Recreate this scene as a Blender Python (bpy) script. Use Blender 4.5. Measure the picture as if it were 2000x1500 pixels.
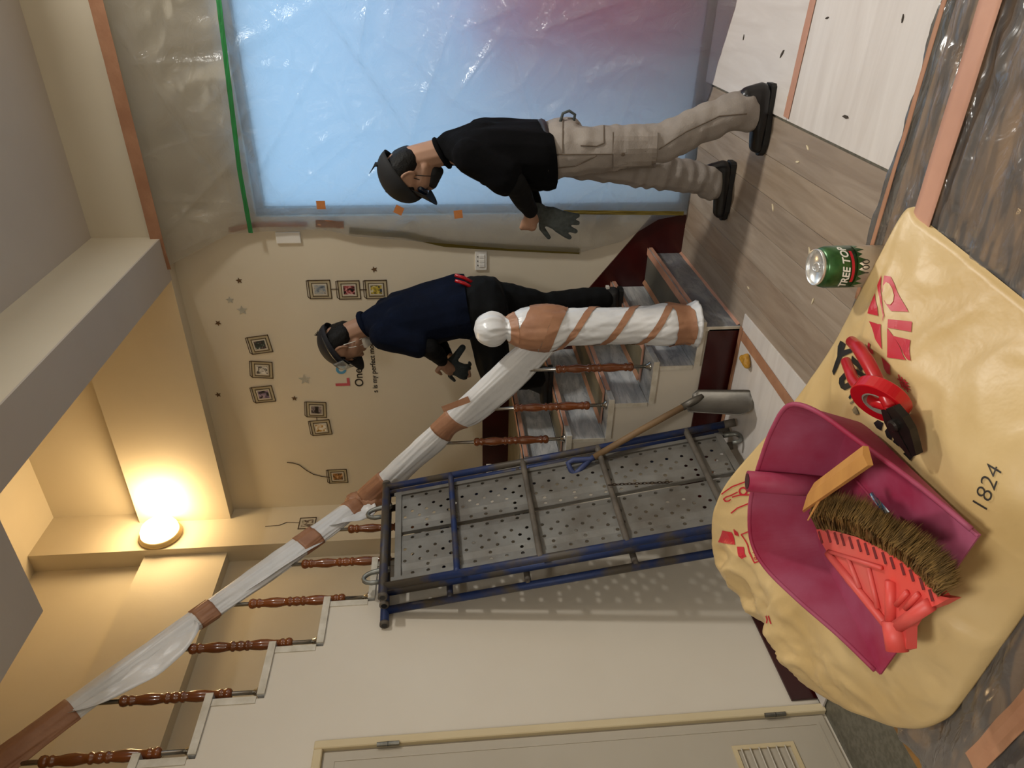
import bpy, bmesh, math, random
import numpy as np
from mathutils import Vector, Matrix, noise
from mathutils.bvhtree import BVHTree
random.seed(7)
sc = bpy.context.scene
C = sc.collection
for o in list(bpy.data.objects): bpy.data.objects.remove(o)

# ------------------------------------------------------------------ camera (held sideways: the phone was rotated by 90 degrees)
CAM = Vector((1.3894, -3.6724, 1.3113)); YAW, PITCH, ROLL, FPX = .5494, .0874, -.0320, 1384.68
_f = Vector((-math.sin(YAW)*math.cos(PITCH), math.cos(YAW)*math.cos(PITCH), -math.sin(PITCH)))
_r0 = Vector((math.cos(YAW), math.sin(YAW), 0)); _u0 = _r0.cross(_f)
_r = _r0*math.cos(ROLL) + _u0*math.sin(ROLL); _u = -_r0*math.sin(ROLL) + _u0*math.cos(ROLL)
cd = bpy.data.cameras.new('camera'); cam = bpy.data.objects.new('camera', cd); C.objects.link(cam)
cd.sensor_fit = 'HORIZONTAL'; cd.sensor_width = 36; cd.lens = FPX*36/2000; cd.clip_start = .02; cd.clip_end = 200
m = Matrix.Identity(4)
for i, a in enumerate((-_u, _r, -_f)):
    for k in range(3): m[k][i] = a[k]
m.translation = CAM
cam.matrix_world = m
sc.camera = cam
sc.view_settings.view_transform = 'Standard'; sc.view_settings.look = 'None'
sc.view_settings.gamma = 1; sc.view_settings.use_curve_mapping = False
sc.view_settings.exposure = 0.36
sc.cycles.max_bounces = 10; sc.cycles.transparent_max_bounces = 16

def ray(x, y):
    d = _f*FPX + _r*(750-y) - _u*(x-1000)
    return CAM, d
def at(x, y, ax, val):
    """point of a real plane (axis = value) that shows at photo pixel x, y"""
    o, d = ray(x, y); k = (val-o[ax])/d[ax]
    return o + d*k

# ------------------------------------------------------------------ daylight outside and the room's lamps
w = bpy.data.worlds.new('daylight'); sc.world = w; w.use_nodes = True
bg = w.node_tree.nodes['Background']; bg.inputs[0].default_value = (.38, .67, 1.0, 1); bg.inputs[1].default_value = 1.05
def area(name, loc, rot, sx, sy, power, col):
    l = bpy.data.lights.new(name, 'AREA'); l.shape = 'RECTANGLE'; l.size = sx; l.size_y = sy; l.energy = power; l.color = col
    o = bpy.data.objects.new(name, l); C.objects.link(o); o.location = loc; o.rotation_euler = rot
    return o
area('ceiling_lamp_light', (2.2, -1.0, 3.0), (0, 0, 0), .24, .24, 48, (1, .97, .91))
area('ceiling_lamp_light_rear', (1.7, -4.4, 3.0), (0, 0, 0), .5, .5, 38, (1, .97, .91))
pl = bpy.data.lights.new('wall_lamp_light', 'POINT'); pl.energy = 12; pl.color = (1, .70, .36); pl.shadow_soft_size = .09
plo = bpy.data.objects.new('wall_lamp_light', pl); C.objects.link(plo); plo.location = (-1.57, -.215, 3.13)

# ------------------------------------------------------------------ materials
def S(h):
    h = h.lstrip('#'); v = [int(h[i:i+2], 16)/255 for i in (0, 2, 4)]
    return tuple(((c/12.92) if c <= .04045 else ((c+.055)/1.055)**2.4) for c in v) + (1,)
MATS = {}
def nodes(name):
    m = bpy.data.materials.new(name); m.use_nodes = True; MATS[name] = m
    nt = m.node_tree; b = nt.nodes['Principled BSDF']
    return m, nt, b
def coords(nt, stretch=(1, 1, 1), rot=(0, 0, 0)):
    tc = nt.nodes.new('ShaderNodeTexCoord'); mp = nt.nodes.new('ShaderNodeMapping')
    mp.inputs['Scale'].default_value = stretch; mp.inputs['Rotation'].default_value = rot
    nt.links.new(tc.outputs['Object'], mp.inputs[0]); return mp.outputs[0]
def noise_tex(nt, vec, scale, detail=4, rough=.55, dist=0):
    n = nt.nodes.new('ShaderNodeTexNoise'); n.inputs['Scale'].default_value = scale; n.inputs['Detail'].default_value = detail
    n.inputs['Roughness'].default_value = rough; n.inputs['Distortion'].default_value = dist
    nt.links.new(vec, n.inputs['Vector']); return n.outputs['Fac']
def ramp(nt, fac, stops):
    r = nt.nodes.new('ShaderNodeValToRGB'); e = r.color_ramp.elements
    while len(e) < len(stops): e.new(.5)
    for i, (p, c) in enumerate(stops): e[i].position = p; e[i].color = c
    nt.links.new(fac, r.inputs[0]); return r.outputs[0]
def bump(nt, b, fac, strength, dist=.01):
    n = nt.nodes.new('ShaderNodeBump'); n.inputs['Strength'].default_value = strength; n.inputs['Distance'].default_value = dist
    nt.links.new(fac, n.inputs['Height']); nt.links.new(n.outputs[0], b.inputs['Normal'])
def mat(name, c1, c2=None, scale=6, rough=.6, metal=0, bmp=0, bscale=60, stretch=(1, 1, 1), detail=4, lo=.35, hi=.65, spec=.5, coat=0, dist=0, rot=(0, 0, 0), sheen=0):
    if name in MATS: return MATS[name]
    m, nt, b = nodes(name); c1 = S(c1) if isinstance(c1, str) else c1
    b.inputs['Roughness'].default_value = rough; b.inputs['Metallic'].default_value = metal
    b.inputs['Specular IOR Level'].default_value = spec; b.inputs['Coat Weight'].default_value = coat
    if sheen: b.inputs['Sheen Weight'].default_value = sheen
    b.inputs['Base Color'].default_value = c1
    if c2 or bmp: v = coords(nt, stretch, rot)
    if c2:
        nt.links.new(ramp(nt, noise_tex(nt, v, scale, detail, dist=dist), [(lo, c1), (hi, S(c2))]), b.inputs['Base Color'])
    if bmp: bump(nt, b, noise_tex(nt, v, bscale, 3), bmp)
    return m

def marble(name, c0, c1, c2, scale, stretch, rot=(0, 0, 0)):
    m, nt, b = nodes(name); v = coords(nt, stretch, rot)
    base = ramp(nt, noise_tex(nt, v, scale, 8, .62, 1.6), [(.30, S(c2)), (.47, S(c1)), (.62, S(c0))])
    vein = ramp(nt, noise_tex(nt, v, scale*.7, 6, .6, 2.6), [(.47, (1, 1, 1, 1)), (.5, (.55, .55, .57, 1)), (.53, (1, 1, 1, 1))])
    mx = nt.nodes.new('ShaderNodeMix'); mx.data_type = 'RGBA'; mx.blend_type = 'MULTIPLY'; mx.inputs[0].default_value = .6
    nt.links.new(base, mx.inputs[6]); nt.links.new(vein, mx.inputs[7]); nt.links.new(mx.outputs[2], b.inputs['Base Color'])
    b.inputs['Roughness'].default_value = .32
    return m
WALL = mat('cream_wall_paint', '#D8CFBB', '#D0C5AF', scale=1.3, rough=.62, bmp=.05, bscale=30, lo=.3, hi=.75)
WALL2 = mat('off_white_paint', '#DDD5C6', '#D4CAB9', scale=1.1, rough=.55, bmp=.03, bscale=25, lo=.3, hi=.75)
CEIL = mat('grey_ceiling_paint_soffit_shade', '#C2B9AE', '#BBB1A6', scale=1.2, rough=.8)
MAROON = mat('maroon_gloss_paint', '#3E0B0A', '#300606', scale=5, rough=.28)
TAPE = mat('brown_masking_tape', '#A97C5E', '#9B6E52', scale=14, rough=.5, bmp=.12, bscale=50)
TAPEP = mat('pink_beige_masking_tape', '#BC8D76', '#B0826C', scale=9, rough=.55, bmp=.06, bscale=30)
OLIVE = mat('olive_packing_tape', '#75662A', '#66581F', scale=8, rough=.35)
GREEN = mat('green_masking_tape', '#1E7A3C', '#196B33', scale=8, rough=.5)
ORANGE = mat('orange_masking_tape', '#C47E45', '#B5713B', scale=20, rough=.6)
WHITEEDGE = mat('white_slab_edge', '#D8D2C4', '#C2BAA8', scale=18, rough=.5)
MARBLE = marble('grey_marble', '#C2C2C0', '#A5A7A8', '#7E8286', 3.2, (2.2, .7, 3.2), (0, 0, .35))
MARBLE2 = marble('dark_veined_marble', '#8F8F8E', '#74757A', '#55575B', 3.0, (2.5, 1.0, 3.0), (0, .4, .3))
SHEET = mat('grey_felt_cover', '#5C5A52', '#524F47', scale=4, rough=.75, bmp=.1, bscale=40)
SHEET2 = mat('dusty_tread_cover', '#6F6650', '#5E553F', scale=6, rough=.6, bmp=.08)
WOOD = mat('varnished_turned_wood', '#8A4A1E', '#5E3012', scale=9, rough=.18, coat=.6, stretch=(1, 1, .25))
STEEL = mat('polished_steel', '#B9B6AE', None, rough=.22, metal=1)
DSTEEL = mat('dull_steel', '#8A8880', '#6C6A63', scale=30, rough=.45, metal=.9)
BLACK = mat('black_plastic', '#101012', None, rough=.45)

# ------------------------------------------------------------------ mesh helpers
def me_from(verts, faces, name='m', smooth=False):
    me = bpy.data.meshes.new(name); me.from_pydata([tuple(v) for v in verts], [], faces); me.update()
    if smooth: me.shade_smooth()
    return me
def bm_me(bm, name='m', smooth=False, normals=True):
    if normals: bmesh.ops.recalc_face_normals(bm, faces=bm.faces)
    me = bpy.data.meshes.new(name); bm.to_mesh(me); bm.free()
    if smooth: me.shade_smooth()
    return me
def wloc(p):
    l = Vector((0, 0, 0))
    while p is not None: l += p.location; p = p.parent
    return l
def obj(name, me, material, parent=None):
    if isinstance(me, bmesh.types.BMesh): me = bm_me(me)
    me.name = name
    o = bpy.data.objects.new(name, me); C.objects.link(o)
    if material is not None and not me.materials: me.materials.append(material)
    if parent is not None: o.parent = parent; o.location = -wloc(parent)
    return o
def tag(o, label, cat, group=None):
    o['label'] = label; o['category'] = cat
    if group: o['group'] = group
    return o
def thing(name, loc, label, cat, group=None):
    o = bpy.data.objects.new(name, None); C.objects.link(o); o.location = loc; o.empty_display_size = .1
    return tag(o, label, cat, group)
def struct(name, me, material, parent=None):
    o = obj(name, me, material, parent)
    if parent is None: o['kind'] = 'structure'
    return o
def box(bm, x0, x1, y0, y1, z0, z1, bev=0, seg=1):
    r = bmesh.ops.create_cube(bm, size=1); vs = r['verts']
    for v in vs:
        v.co = Vector(((x0+x1)/2 + v.co.x*(x1-x0), (y0+y1)/2 + v.co.y*(y1-y0), (z0+z1)/2 + v.co.z*(z1-z0)))
    if bev:
        es = list({e for v in vs for e in v.link_edges})
        bmesh.ops.bevel(bm, geom=es, offset=bev, segments=seg, affect='EDGES', profile=.5)
    return bm
def bx(*a, **k): return box(bmesh.new(), *a, **k)
def obox(bm, c, ax, ay, az, sx, sy, sz, bev=0):
    """box with its own axes"""
    r = bmesh.ops.create_cube(bm, size=1); vs = r['verts']
    for v in vs: v.co = Vector(c) + Vector(ax)*(v.co.x*sx) + Vector(ay)*(v.co.y*sy) + Vector(az)*(v.co.z*sz)
    if bev:
        es = list({e for v in vs for e in v.link_edges}); bmesh.ops.bevel(bm, geom=es, offset=bev, segments=1, affect='EDGES')
    return bm
def frame(d, up=Vector((0, 0, 1))):
    d = Vector(d).normalized()
    if abs(d.dot(up)) > .98: up = Vector((1, 0, 0))
    s = d.cross(up).normalized(); return d, s, s.cross(d)
def tube(bm, pts, rad, n=10, caps=True, closed=False):
    pts = [Vector(p) for p in pts]; rings = []
    N = len(pts); prev = None
    for i, p in enumerate(pts):
        a = pts[i-1] if (i > 0 or closed) else p; b = pts[(i+1) % N] if (i < N-1 or closed) else p
        d = (b-a).normalized()
        if prev is None: _, s, u = frame(d)
        else:
            s = (prev - d*prev.dot(d)).normalized(); u = s.cross(d)
        prev = s; r = rad[i] if isinstance(rad, (list, tuple)) else rad
        rings.append([bm.verts.new(p + s*(r*math.cos(t)) + u*(r*math.sin(t))) for t in [2*math.pi*k/n for k in range(n)]])
    for i in range(N if closed else N-1):
        A, B = rings[i], rings[(i+1) % N]
        for k in range(n): bm.faces.new((A[k], A[(k+1) % n], B[(k+1) % n], B[k]))
    if caps and not closed: bm.faces.new(rings[0]); bm.faces.new(rings[-1])
    return bm
def tb(pts, rad, n=10, **k): return tube(bmesh.new(), pts, rad, n, **k)
def lathe(bm, base, axis, prof, n=20):
    """prof: list of (distance along axis, radius)"""
    d, s, u = frame(axis); base = Vector(base); rings = []
    for t, r in prof:
        rings.append([bm.verts.new(base + d*t + s*(max(r, 1e-4)*math.cos(a)) + u*(max(r, 1e-4)*math.sin(a))) for a in [2*math.pi*k/n for k in range(n)]])
    for A, B in zip(rings, rings[1:]):
        for k in range(n): bm.faces.new((A[k], A[(k+1) % n], B[(k+1) % n], B[k]))
    bm.faces.new(rings[0]); bm.faces.new(rings[-1]); return bm
def prism(bm, poly, ax, a, b):
    """polygon (2-D) in the plane perpendicular to axis ax, extruded from a to b"""
    def P(q, t):
        l = list(q); l.insert(ax, t); return l
    A = [bm.verts.new(P(q, a)) for q in poly]; B = [bm.verts.new(P(q, b)) for q in poly]; n = len(poly)
    bm.faces.new(A); bm.faces.new(B[::-1])
    for i in range(n): bm.faces.new((A[i], A[(i+1) % n], B[(i+1) % n], B[i]))
    return bm
def grid(nu, nv, fn):
    vs = [fn(i/(nu-1), j/(nv-1)) for j in range(nv) for i in range(nu)]
    fs = [(j*nu+i, j*nu+i+1, (j+1)*nu+i+1, (j+1)*nu+i) for j in range(nv-1) for i in range(nu-1)]
    return vs, fs
def solid(me, t):
    """give a sheet thickness t along its normals (real thickness, both sides)"""
    bm = bmesh.new(); bm.from_mesh(me); bmesh.ops.solidify(bm, geom=bm.faces[:], thickness=t); me2 = bm_me(bm, smooth=True); return me2
def ns(x, y, z=0.): return noise.noise(Vector((x, y, z)))
def text_mesh(s, size, ext=.0006, align='LEFT', shear=0, bold=0):
    cu = bpy.data.curves.new('t', 'FONT'); cu.body = s; cu.size = size; cu.extrude = ext; cu.align_x = align; cu.shear = shear; cu.offset = bold
    o = bpy.data.objects.new('t', cu); C.objects.link(o)
    dg = bpy.context.evaluated_depsgraph_get(); me = bpy.data.meshes.new_from_object(o.evaluated_get(dg))
    bpy.data.objects.remove(o); me.materials.clear(); return me
def xform(me, fn):
    for v in me.vertices: v.co = fn(v.co)
    me.update(); return me
_ico = bmesh.new(); bmesh.ops.create_icosphere(_ico, subdivisions=2, radius=1); ICO = [v.co.copy() for v in _ico.verts]; _ico.free()
def hull(bm, balls):
    vs = [bm.verts.new(Vector(p) + q*r) for p, r in balls for q in ICO]
    g = bmesh.ops.convex_hull(bm, input=vs)
    dead = [e for e in g['geom_interior'] if isinstance(e, bmesh.types.BMVert)]
    if dead: bmesh.ops.delete(bm, geom=dead, context='VERTS')
def blob(prims, vox=.008, smooth=6, fac=.5, disp=None):
    """hulls of balls fused into one continuous skin"""
    bm = bmesh.new()
    for p in prims: hull(bm, p)
    me = bm_me(bm, normals=False); o = bpy.data.objects.new('b', me); C.objects.link(o)
    r = o.modifiers.new('r', 'REMESH'); r.mode = 'VOXEL'; r.voxel_size = vox; r.use_smooth_shade = True
    s = o.modifiers.new('s', 'SMOOTH'); s.iterations = smooth; s.factor = fac
    dg = bpy.context.evaluated_depsgraph_get(); out = bpy.data.meshes.new_from_object(o.evaluated_get(dg)); bpy.data.objects.remove(o)
    if disp:
        nn = [v.normal.copy() for v in out.vertices]
        for v, n in zip(out.vertices, nn): v.co += n*disp(v.co)
    out.shade_smooth(); return out
# ------------------------------------------------------------------ room shell
XL, XR, YF, ZC, ZU = -1.88, 3.2, -5.4, 3.075, 3.86
H1, T1, W, XC = .19, .1975, .928, -.942
FLOORTILE = mat('grey_green_terrazzo', '#6E6A5C', '#5C584B', scale=60, rough=.4, lo=.4, hi=.6)
struct('floor', bx(-2, XR+.15, YF-.15, .15, -.12, -.006), FLOORTILE)
bm = bmesh.new(); box(bm, -2.03, .2, 0, .15, -.1, 3.95); box(bm, .2, 2.75, 0, .15, 2.28, 3.95); box(bm, 2.75, XR+.15, 0, .15, -.1, 3.95)
struct('wall_back', bm, WALL)
struct('wall_left', bx(XL-.15, XL, YF-.15, 0, -.1, 3.95), WALL)
struct('wall_right', bx(XR, XR+.15, YF-.15, .0, -.1, 3.2), WALL2)
struct('wall_front', bx(XL, XR, YF-.15, YF, -.1, 3.95), WALL2)
bm = bmesh.new(); box(bm, .13, XR, YF, -.0, ZC, ZC+.12)
struct('ceiling', bm, CEIL)
struct('ceiling_stairwell', bx(XL, -.1, -3.4, 0, ZU, ZU+.1), WALL)
struct('wall_corner_column', bx(XL, -1.75, -.34, 0, -.05, ZU), WALL)
struct('trim_1', bx(-1.76, XR, -.09, .0, 2.74, 3.30), WALL)                # beam along the back wall
struct('trim_2', bx(XL, -1.80, -3.3, -.335, 2.71, 3.20), WALL)              # beam along the lamp wall
o = struct('trim_3', bx(-.1, .13, YF, -.085, 2.744, ZU+.05), WALL)          # deep beam crossing the room
struct('soffit_shade', bx(-.1, .13, YF, -.09, 2.736, 2.744), CEIL, o)  # thin grey sheet: shade of the beam's underside put into its colour
o = struct('ceiling_landing_slab', bx(-.585, -.1, YF, -1.85, 2.744, ZU+.05), WALL)
struct('soffit_shade', bx(-.585, -.1, YF, -1.85, 2.736, 2.744), CEIL, o)  # same grey sheet, underside shade painted below the cream slab
struct('ceiling_rear_slab', bx(XL, -.585, YF, -3.25, 2.95, ZU+.05), WALL)
# skirting that follows the stairs up the back wall
struct('baseboard_back', prism(bmesh.new(), [(.186, -.005), (.186, .19), (-1.04, 1.116), (-1.755, 1.116), (-1.755, -.005)], 1, -.008, .0), MAROON)
# brown planks
PLANK = []
for i in range(6):
    a, b = ['#A39382', '#9E8D7B', '#A59686', '#9B8B7A', '#A2917E', '#9D8E7E'][i], ['#867564', '#826F5E', '#897968', '#807060', '#84725F', '#837364'][i]
    PLANK.append(mat('brown_wood_grain_%d' % i, a, b, scale=2.2, rough=.48, stretch=(9, .8, 1), detail=9, dist=1.2, lo=.3, hi=.72, bmp=.05, bscale=14))
pf = thing('plank_floor', (.4, -1.5, -.006), 'dusty brown wood-grain plank flooring in front of the stairs', 'flooring')
pf['kind'] = 'structure'; del pf['category']
xs = [-.03 + .147*i for i in range(7)]
for i in range(6): obj('plank', bx(xs[i]+.0008, xs[i+1]-.0008, -3.3, -.001 if xs[i] > 0 else -.0, -.006, 0, bev=.0012), PLANK[i], pf)
# pale protective boards
PALE = mat('pale_wood_grain_board', '#D6D0CA', '#C6BEB7', scale=2.0, rough=.5, stretch=(1.0, 8, 1), detail=8, dist=.8, lo=.3, hi=.75, bmp=.04, bscale=16)
PALE2 = mat('pale_wood_grain_board_turned', '#D4CEC8', '#C4BCB5', scale=2.0, rough=.5, stretch=(8, 1, 1), detail=8, dist=.8, lo=.3, hi=.75)
tag(obj('protective_board', bx(.862, 2.95, -2.4, -.957, .0, .006, bev=.001), PALE), 'large pale protective board on the floor beside the plastic-covered table', 'board', 'pale floor boards')
tag(obj('protective_board', bx(.862, 2.95, -.953, -.01, .0, .006, bev=.001), PALE2), 'pale protective board running under the plastic curtain', 'board', 'pale floor boards')
tag(obj('protective_board', bx(-.925, .045, -2.2, -.945, -.004, .005, bev=.001), PALE), 'pale protective board at the foot of the stair wall under the shovel', 'board', 'pale floor boards')

def strip(name, pts, width, nrm, material, th=.0012, wob=.0008, n=24, parent=None, lift=.0006):
    """a ribbon of tape laid along pts on a surface with normal nrm"""
    pts = [Vector(p) for p in pts]; nrm = Vector(nrm).normalized(); L = [0]
    for a, b in zip(pts, pts[1:]): L.append(L[-1]+(b-a).length)
    V = []; s0 = random.random()*50
    for i in range(n):
        t = L[-1]*i/(n-1); k = 0
        while k < len(pts)-2 and t > L[k+1]: k += 1
        q = (t-L[k])/max(1e-6, L[k+1]-L[k]); p = pts[k].lerp(pts[k+1], q)
        d = (pts[k+1]-pts[k]).normalized(); s = d.cross(nrm).normalized()
        for j in range(4):
            f = j/3-.5
            V.append(p + s*(width*f + .0012*ns(s0, t*14, j > 1)) + nrm*(lift + th + wob*(1+ns(s0+t*18, j*1.7))))
    F = [(i*4+j, i*4+j+1, (i+1)*4+j+1, (i+1)*4+j) for i in range(n-1) for j in range(3)]
    me = me_from(V, F); bm = bmesh.new(); bm.from_mesh(me); bmesh.ops.recalc_face_normals(bm, faces=bm.faces)
    bmesh.ops.solidify(bm, geom=bm.faces[:], thickness=th)
    return obj(name, bm_me(bm, smooth=False), material, parent)
Zn, Yn, Xn = (0, 0, 1), (0, -1, 0), (1, 0, 0)
tag(strip('floor_tape', [(.872, -.955, .006), (2.2, -1.02, .006)], .045, Zn, TAPEP), 'brown tape over the seam of the two big pale boards', 'tape')
tag(strip('floor_tape', [(-.05, -.97, .005), (-.085, -1.62, .005)], .05, Zn, TAPE), 'brown tape strip lying on the small pale board by the stairs', 'tape')
tag(strip('floor_tape', [(-.93, -.955, .005), (-.02, -.948, .004)], .03, Zn, TAPE), 'brown tape sealing the board edge to the maroon skirting', 'tape')

# ------------------------------------------------------------------ staircase
st = thing('staircase', (-.5, -.5, -.004), 'L-shaped marble staircase with taped nosings and white slab edges', 'staircase')
for k in range(1, 5):
    n = -(k-1)*T1; e = n-T1-.03 if k < 4 else n-T1-.02; zt = k*H1
    tr = obj('tread', bx(e, n, -W, -.009, zt-.028, zt, bev=.002), MARBLE, st)
    obj('slab_edge', bx(e+.002, n-.001, -W-.004, -W, zt-.027, zt-.001), WHITEEDGE, tr)
    ri = obj('riser', bx(n-.05, n-.03, -W+.012, -.009, zt-H1, zt-.028), MARBLE2 if k == 1 else MARBLE, st)
    obj('slab_edge', bx(n-.05, n-.03, -W+.008, -W+.012, zt-H1, zt-.028), WHITEEDGE, ri)
    y0 = -W+.17 if k < 3 else -W+.10
    obj('tread_cover', bx(n-T1+.0, n-.022, y0, -.02, zt+.0005, zt+.003), SHEET if k == 1 else SHEET2, tr)
    strip('nosing_tape', [(n-.016, -.01, zt+.002), (n-.016, y0-.02, zt+.002)], .04, Zn, TAPEP, parent=tr, wob=.002)
    strip('nosing_tape', [(n+.001, -.01, zt-.012), (n+.001, y0-.02, zt-.012)], .02, Xn, TAPEP, parent=tr, wob=.002)
    strip('cross_tape', [(n-.012, y0-.005, zt+.002), (n-T1, y0-.005, zt+.002)], .032, Zn, TAPEP, parent=tr, wob=.002)
    if k < 4: strip('cross_tape', [(n-T1+.006, y0, zt+.004), (n-T1+.006, -.02, zt+.004)], .03, (.5, 0, 1), TAPE, parent=tr, wob=.002)
strip('cross_tape', [(-.028, -W+.02, .0), (-.028, -.01, .0)], .05, (1, 0, .7), TAPEP, parent=st, wob=.002)
# landing and the upper flight
zl = .95
la = obj('landing', prism(bmesh.new(), [(-.79, -W), (-.79, -.009), (-1.745, -.009), (-1.745, -.345), (-1.87, -.345), (-1.87, -.7), (XC, -.7), (XC, -W)], 2, zl-.028, zl), MARBLE, st)
obj('slab_edge', bx(XC+.03, -.791, -W-.004, -W, zl-.027, zl-.001), WHITEEDGE, la)
obj('riser', bx(-.84, -.82, -W+.012, -.009, zl-H1, zl-.028), MARBLE, st)
obj('tread_cover', bx(-1.74, -.81, -.66, -.02, zl+.0005, zl+.003), SHEET2, la)
strip('nosing_tape', [(-.81, -.01, zl+.002), (-.81, -W+.1, zl+.002)], .045, Zn, TAPEP, parent=la, wob=.002)
strip('nosing_tape', [(-.789, -.01, zl-.012), (-.789, -W+.1, zl-.012)], .02, Xn, TAPEP, parent=la, wob=.002)
H2, T2 = .1833, .2136
def ysn(m): return -1.319-(m-4)*T2
for m in range(1, 13):
    y = ysn(m); z = zl+m*H2
    tr = obj('tread', bx(XL+.01, XC, y-T2-.02, y, z-.028, z, bev=.002), MARBLE, st)
    obj('slab_edge', bx(XC, XC+.005, y-T2-.019, y-.001, z-.028, z-.001), WHITEEDGE, tr)
    ri = obj('riser', bx(XL+.01, XC-.008, y-.045, y-.025, z-H2, z-.028), MARBLE, st)
    obj('slab_edge', bx(XC-.008, XC-.002, y-.05, y-.022, z-H2, z-.028), WHITEEDGE, ri)
# walls below the flights
poly = [(-.04, -.005)]
for k in range(1, 5): poly += [(-(k-1)*T1-.035, k*H1-.028), (-k*T1-.035, k*H1-.028)]
poly += [(-.8275, zl-.028), (XC, zl-.028), (XC, -.005)]
obj('stringer_wall', prism(bmesh.new(), poly, 1, -W+.018, -W+.07), WALL2, st)
poly = [(-W+.018, -.005), (-W+.018, zl+2*H2-.028)]
y = -W+.018
for m in range(2, 13):
    poly += [(ysn(m+1)-.03, zl+m*H2-.028), (ysn(m+1)-.03, zl+(m+1)*H2-.028)]
poly = poly[:-1] + [(YF, zl+12*H2-.028), (YF, -.005)]
XF = XC-.006
struct('wall_under_stairs', prism(bmesh.new(), poly, 0, XF-.06, XF), WALL2)
struct('baseboard_stair_side', bx(XC, -.042, -W+.008, -W+.018, .0, .143, bev=.001), MAROON)
struct('baseboard_under_stairs', bx(XF, XF+.01, -2.155, -W+.008, -.004, .096, bev=.001), MAROON)
# door of the cupboard below the stairs
DOORM = mat('greyish_door_paint', '#B7AE9D', '#B0A694', scale=1.5, rough=.5)
FRM = mat('raw_cream_door_frame', '#D8C8A4', '#C9B68E', scale=3, rough=.6, stretch=(1, 1, .3))
yd0, yd1, zd = -2.185, -2.95, 1.81
dr = struct('door_1', bx(XF, XF+.012, yd1+.035, yd0-.038, .012, zd-.036, bev=.002), DOORM)
bm = bmesh.new(); box(bm, XF, XF+.024, yd0-.03, yd0, -.005, zd, bev=.003); box(bm, XF, XF+.024, yd1, yd1+.03, -.005, zd, bev=.003); box(bm, XF, XF+.0235, yd1+.03, yd0-.03, zd-.03, zd, bev=.003)
obj('door_frame', bm, FRM, dr)
bm = bmesh.new(); y0, y1, z0, z1 = yd1+.06, yd0-.062, .04, zd-.062
for a in ((y0, y1, z0, z0+.012), (y0, y1, z1-.012, z1), (y0, y0+.012, z0+.012, z1-.012), (y1-.012, y1, z0+.012, z1-.012)): box(bm, XF+.011, XF+.014, a[0], a[1], a[2], a[3])
obj('panel_moulding', bm, DOORM, dr)
for z in (1.56, .19):
    h = obj('hinge', tb([(XF+.026, yd0-.033, z-.038), (XF+.026, yd0-.033, z+.038)], .0075, 10), DSTEEL, dr)
    obj('hinge_pin', tb([(XF+.026, yd0-.033, z-.001), (XF+.026, yd0-.033, z+.001)], .0082, 10), BLACK, h)
va = obj('vent_frame', bm_me(box(box(box(box(bmesh.new(), XF+.011, XF+.018, -2.52, -2.315, .37, .385), XF+.011, XF+.018, -2.52, -2.315, .165, .18), XF+.011, XF+.018, -2.33, -2.315, .18, .37), XF+.011, XF+.018, -2.52, -2.505, .18, .37)), FRM, dr)
for i in range(6):
    z = .196+i*.031
    me = bm_me(obox(bmesh.new(), (XF+.014, -2.4175, z), (.6, 0, -.8), (0, 1, 0), (.8, 0, .6), .004, .174, .026)); obj('vent_slat', me, DOORM, va)

# ------------------------------------------------------------------ railing wrapped in plastic
WRAP = mat('white_plastic_wrap', '#E6E7E8', '#D8DADC', scale=7, rough=.3, bmp=.25, bscale=16)
nx, ny, nz = -.04, -.865, .19
rl = thing('stair_railing', (nx, ny, nz), 'stair railing with turned balusters, handrail and post wrapped in white plastic', 'railing')
def nrad(a, z):
    """wrapped post: radius at angle a and height z above its foot"""
    if z < .05: r = .108-.5*z
    elif z < .60: r = .082+.012*math.exp(-((z-.14)/.07)**2)
    elif z < .80: r = .086+.016*math.sin((z-.60)/.20*math.pi)
    elif z < .86: r = .086-.034*(z-.80)/.06
    else:
        q = (z-.93)/.078; r = max(.052*max(0, 1-(z-.86)/.03), .078*math.sqrt(max(0, 1-q*q)))
    pl_k = .07*max(0, 1-abs(z-.87)/.09)*math.sin(a*11+3*ns(math.cos(a)*2, math.sin(a)*2, z*4))
    k = 1+pl_k+.05*ns(3*math.cos(a), 3*math.sin(a), z*9)+.035*ns(6*math.cos(a+z*5), 6*math.sin(a+z*5), z*3)+.022*math.sin(a*9+z*20+4*ns(math.cos(a)*2, math.sin(a)*2, z*6))*(1 if z > .82 else .8)+.03*abs(ns(4*math.cos(a-z*7), 4*math.sin(a-z*7), z*5+3))
    return r*k
NA, NZ = 96, 120
V = []; zt = 1.008
for j in range(NZ):
    z = zt*j/(NZ-1)
    for i in range(NA):
        a = 2*math.pi*i/NA; r = max(nrad(a, z), .002); V.append((nx+r*math.cos(a), ny+r*math.sin(a), nz+z))
F = [(j*NA+i, j*NA+(i+1) % NA, (j+1)*NA+(i+1) % NA, (j+1)*NA+i) for j in range(NZ-1) for i in range(NA)]
F += [tuple(range(NA))[::-1], tuple((NZ-1)*NA+i for i in range(NA))]
npost = obj('newel_post', me_from(V, F, smooth=True), WRAP, rl)
def band(name, fz, width, a0, a1, n=120, off=.0035, mt=TAPE):
    V = []
    for i in range(n):
        a = a0+(a1-a0)*i/(n-1); zc = fz(a)
        for j in range(6):
            z = min(max(zc+width*(j/5-.5)*(1+.15*ns(a*2, j)), .004), .985); r = nrad(a, z)+off+.0015*ns(a*6, j*2.1); V.append((nx+r*math.cos(a), ny+r*math.sin(a), nz+z))
    F = [(i*6+j, (i+1)*6+j, (i+1)*6+j+1, i*6+j+1) for i in range(n-1) for j in range(5)]
    return obj(name, me_from(V, F, smooth=True), mt, npost)
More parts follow.
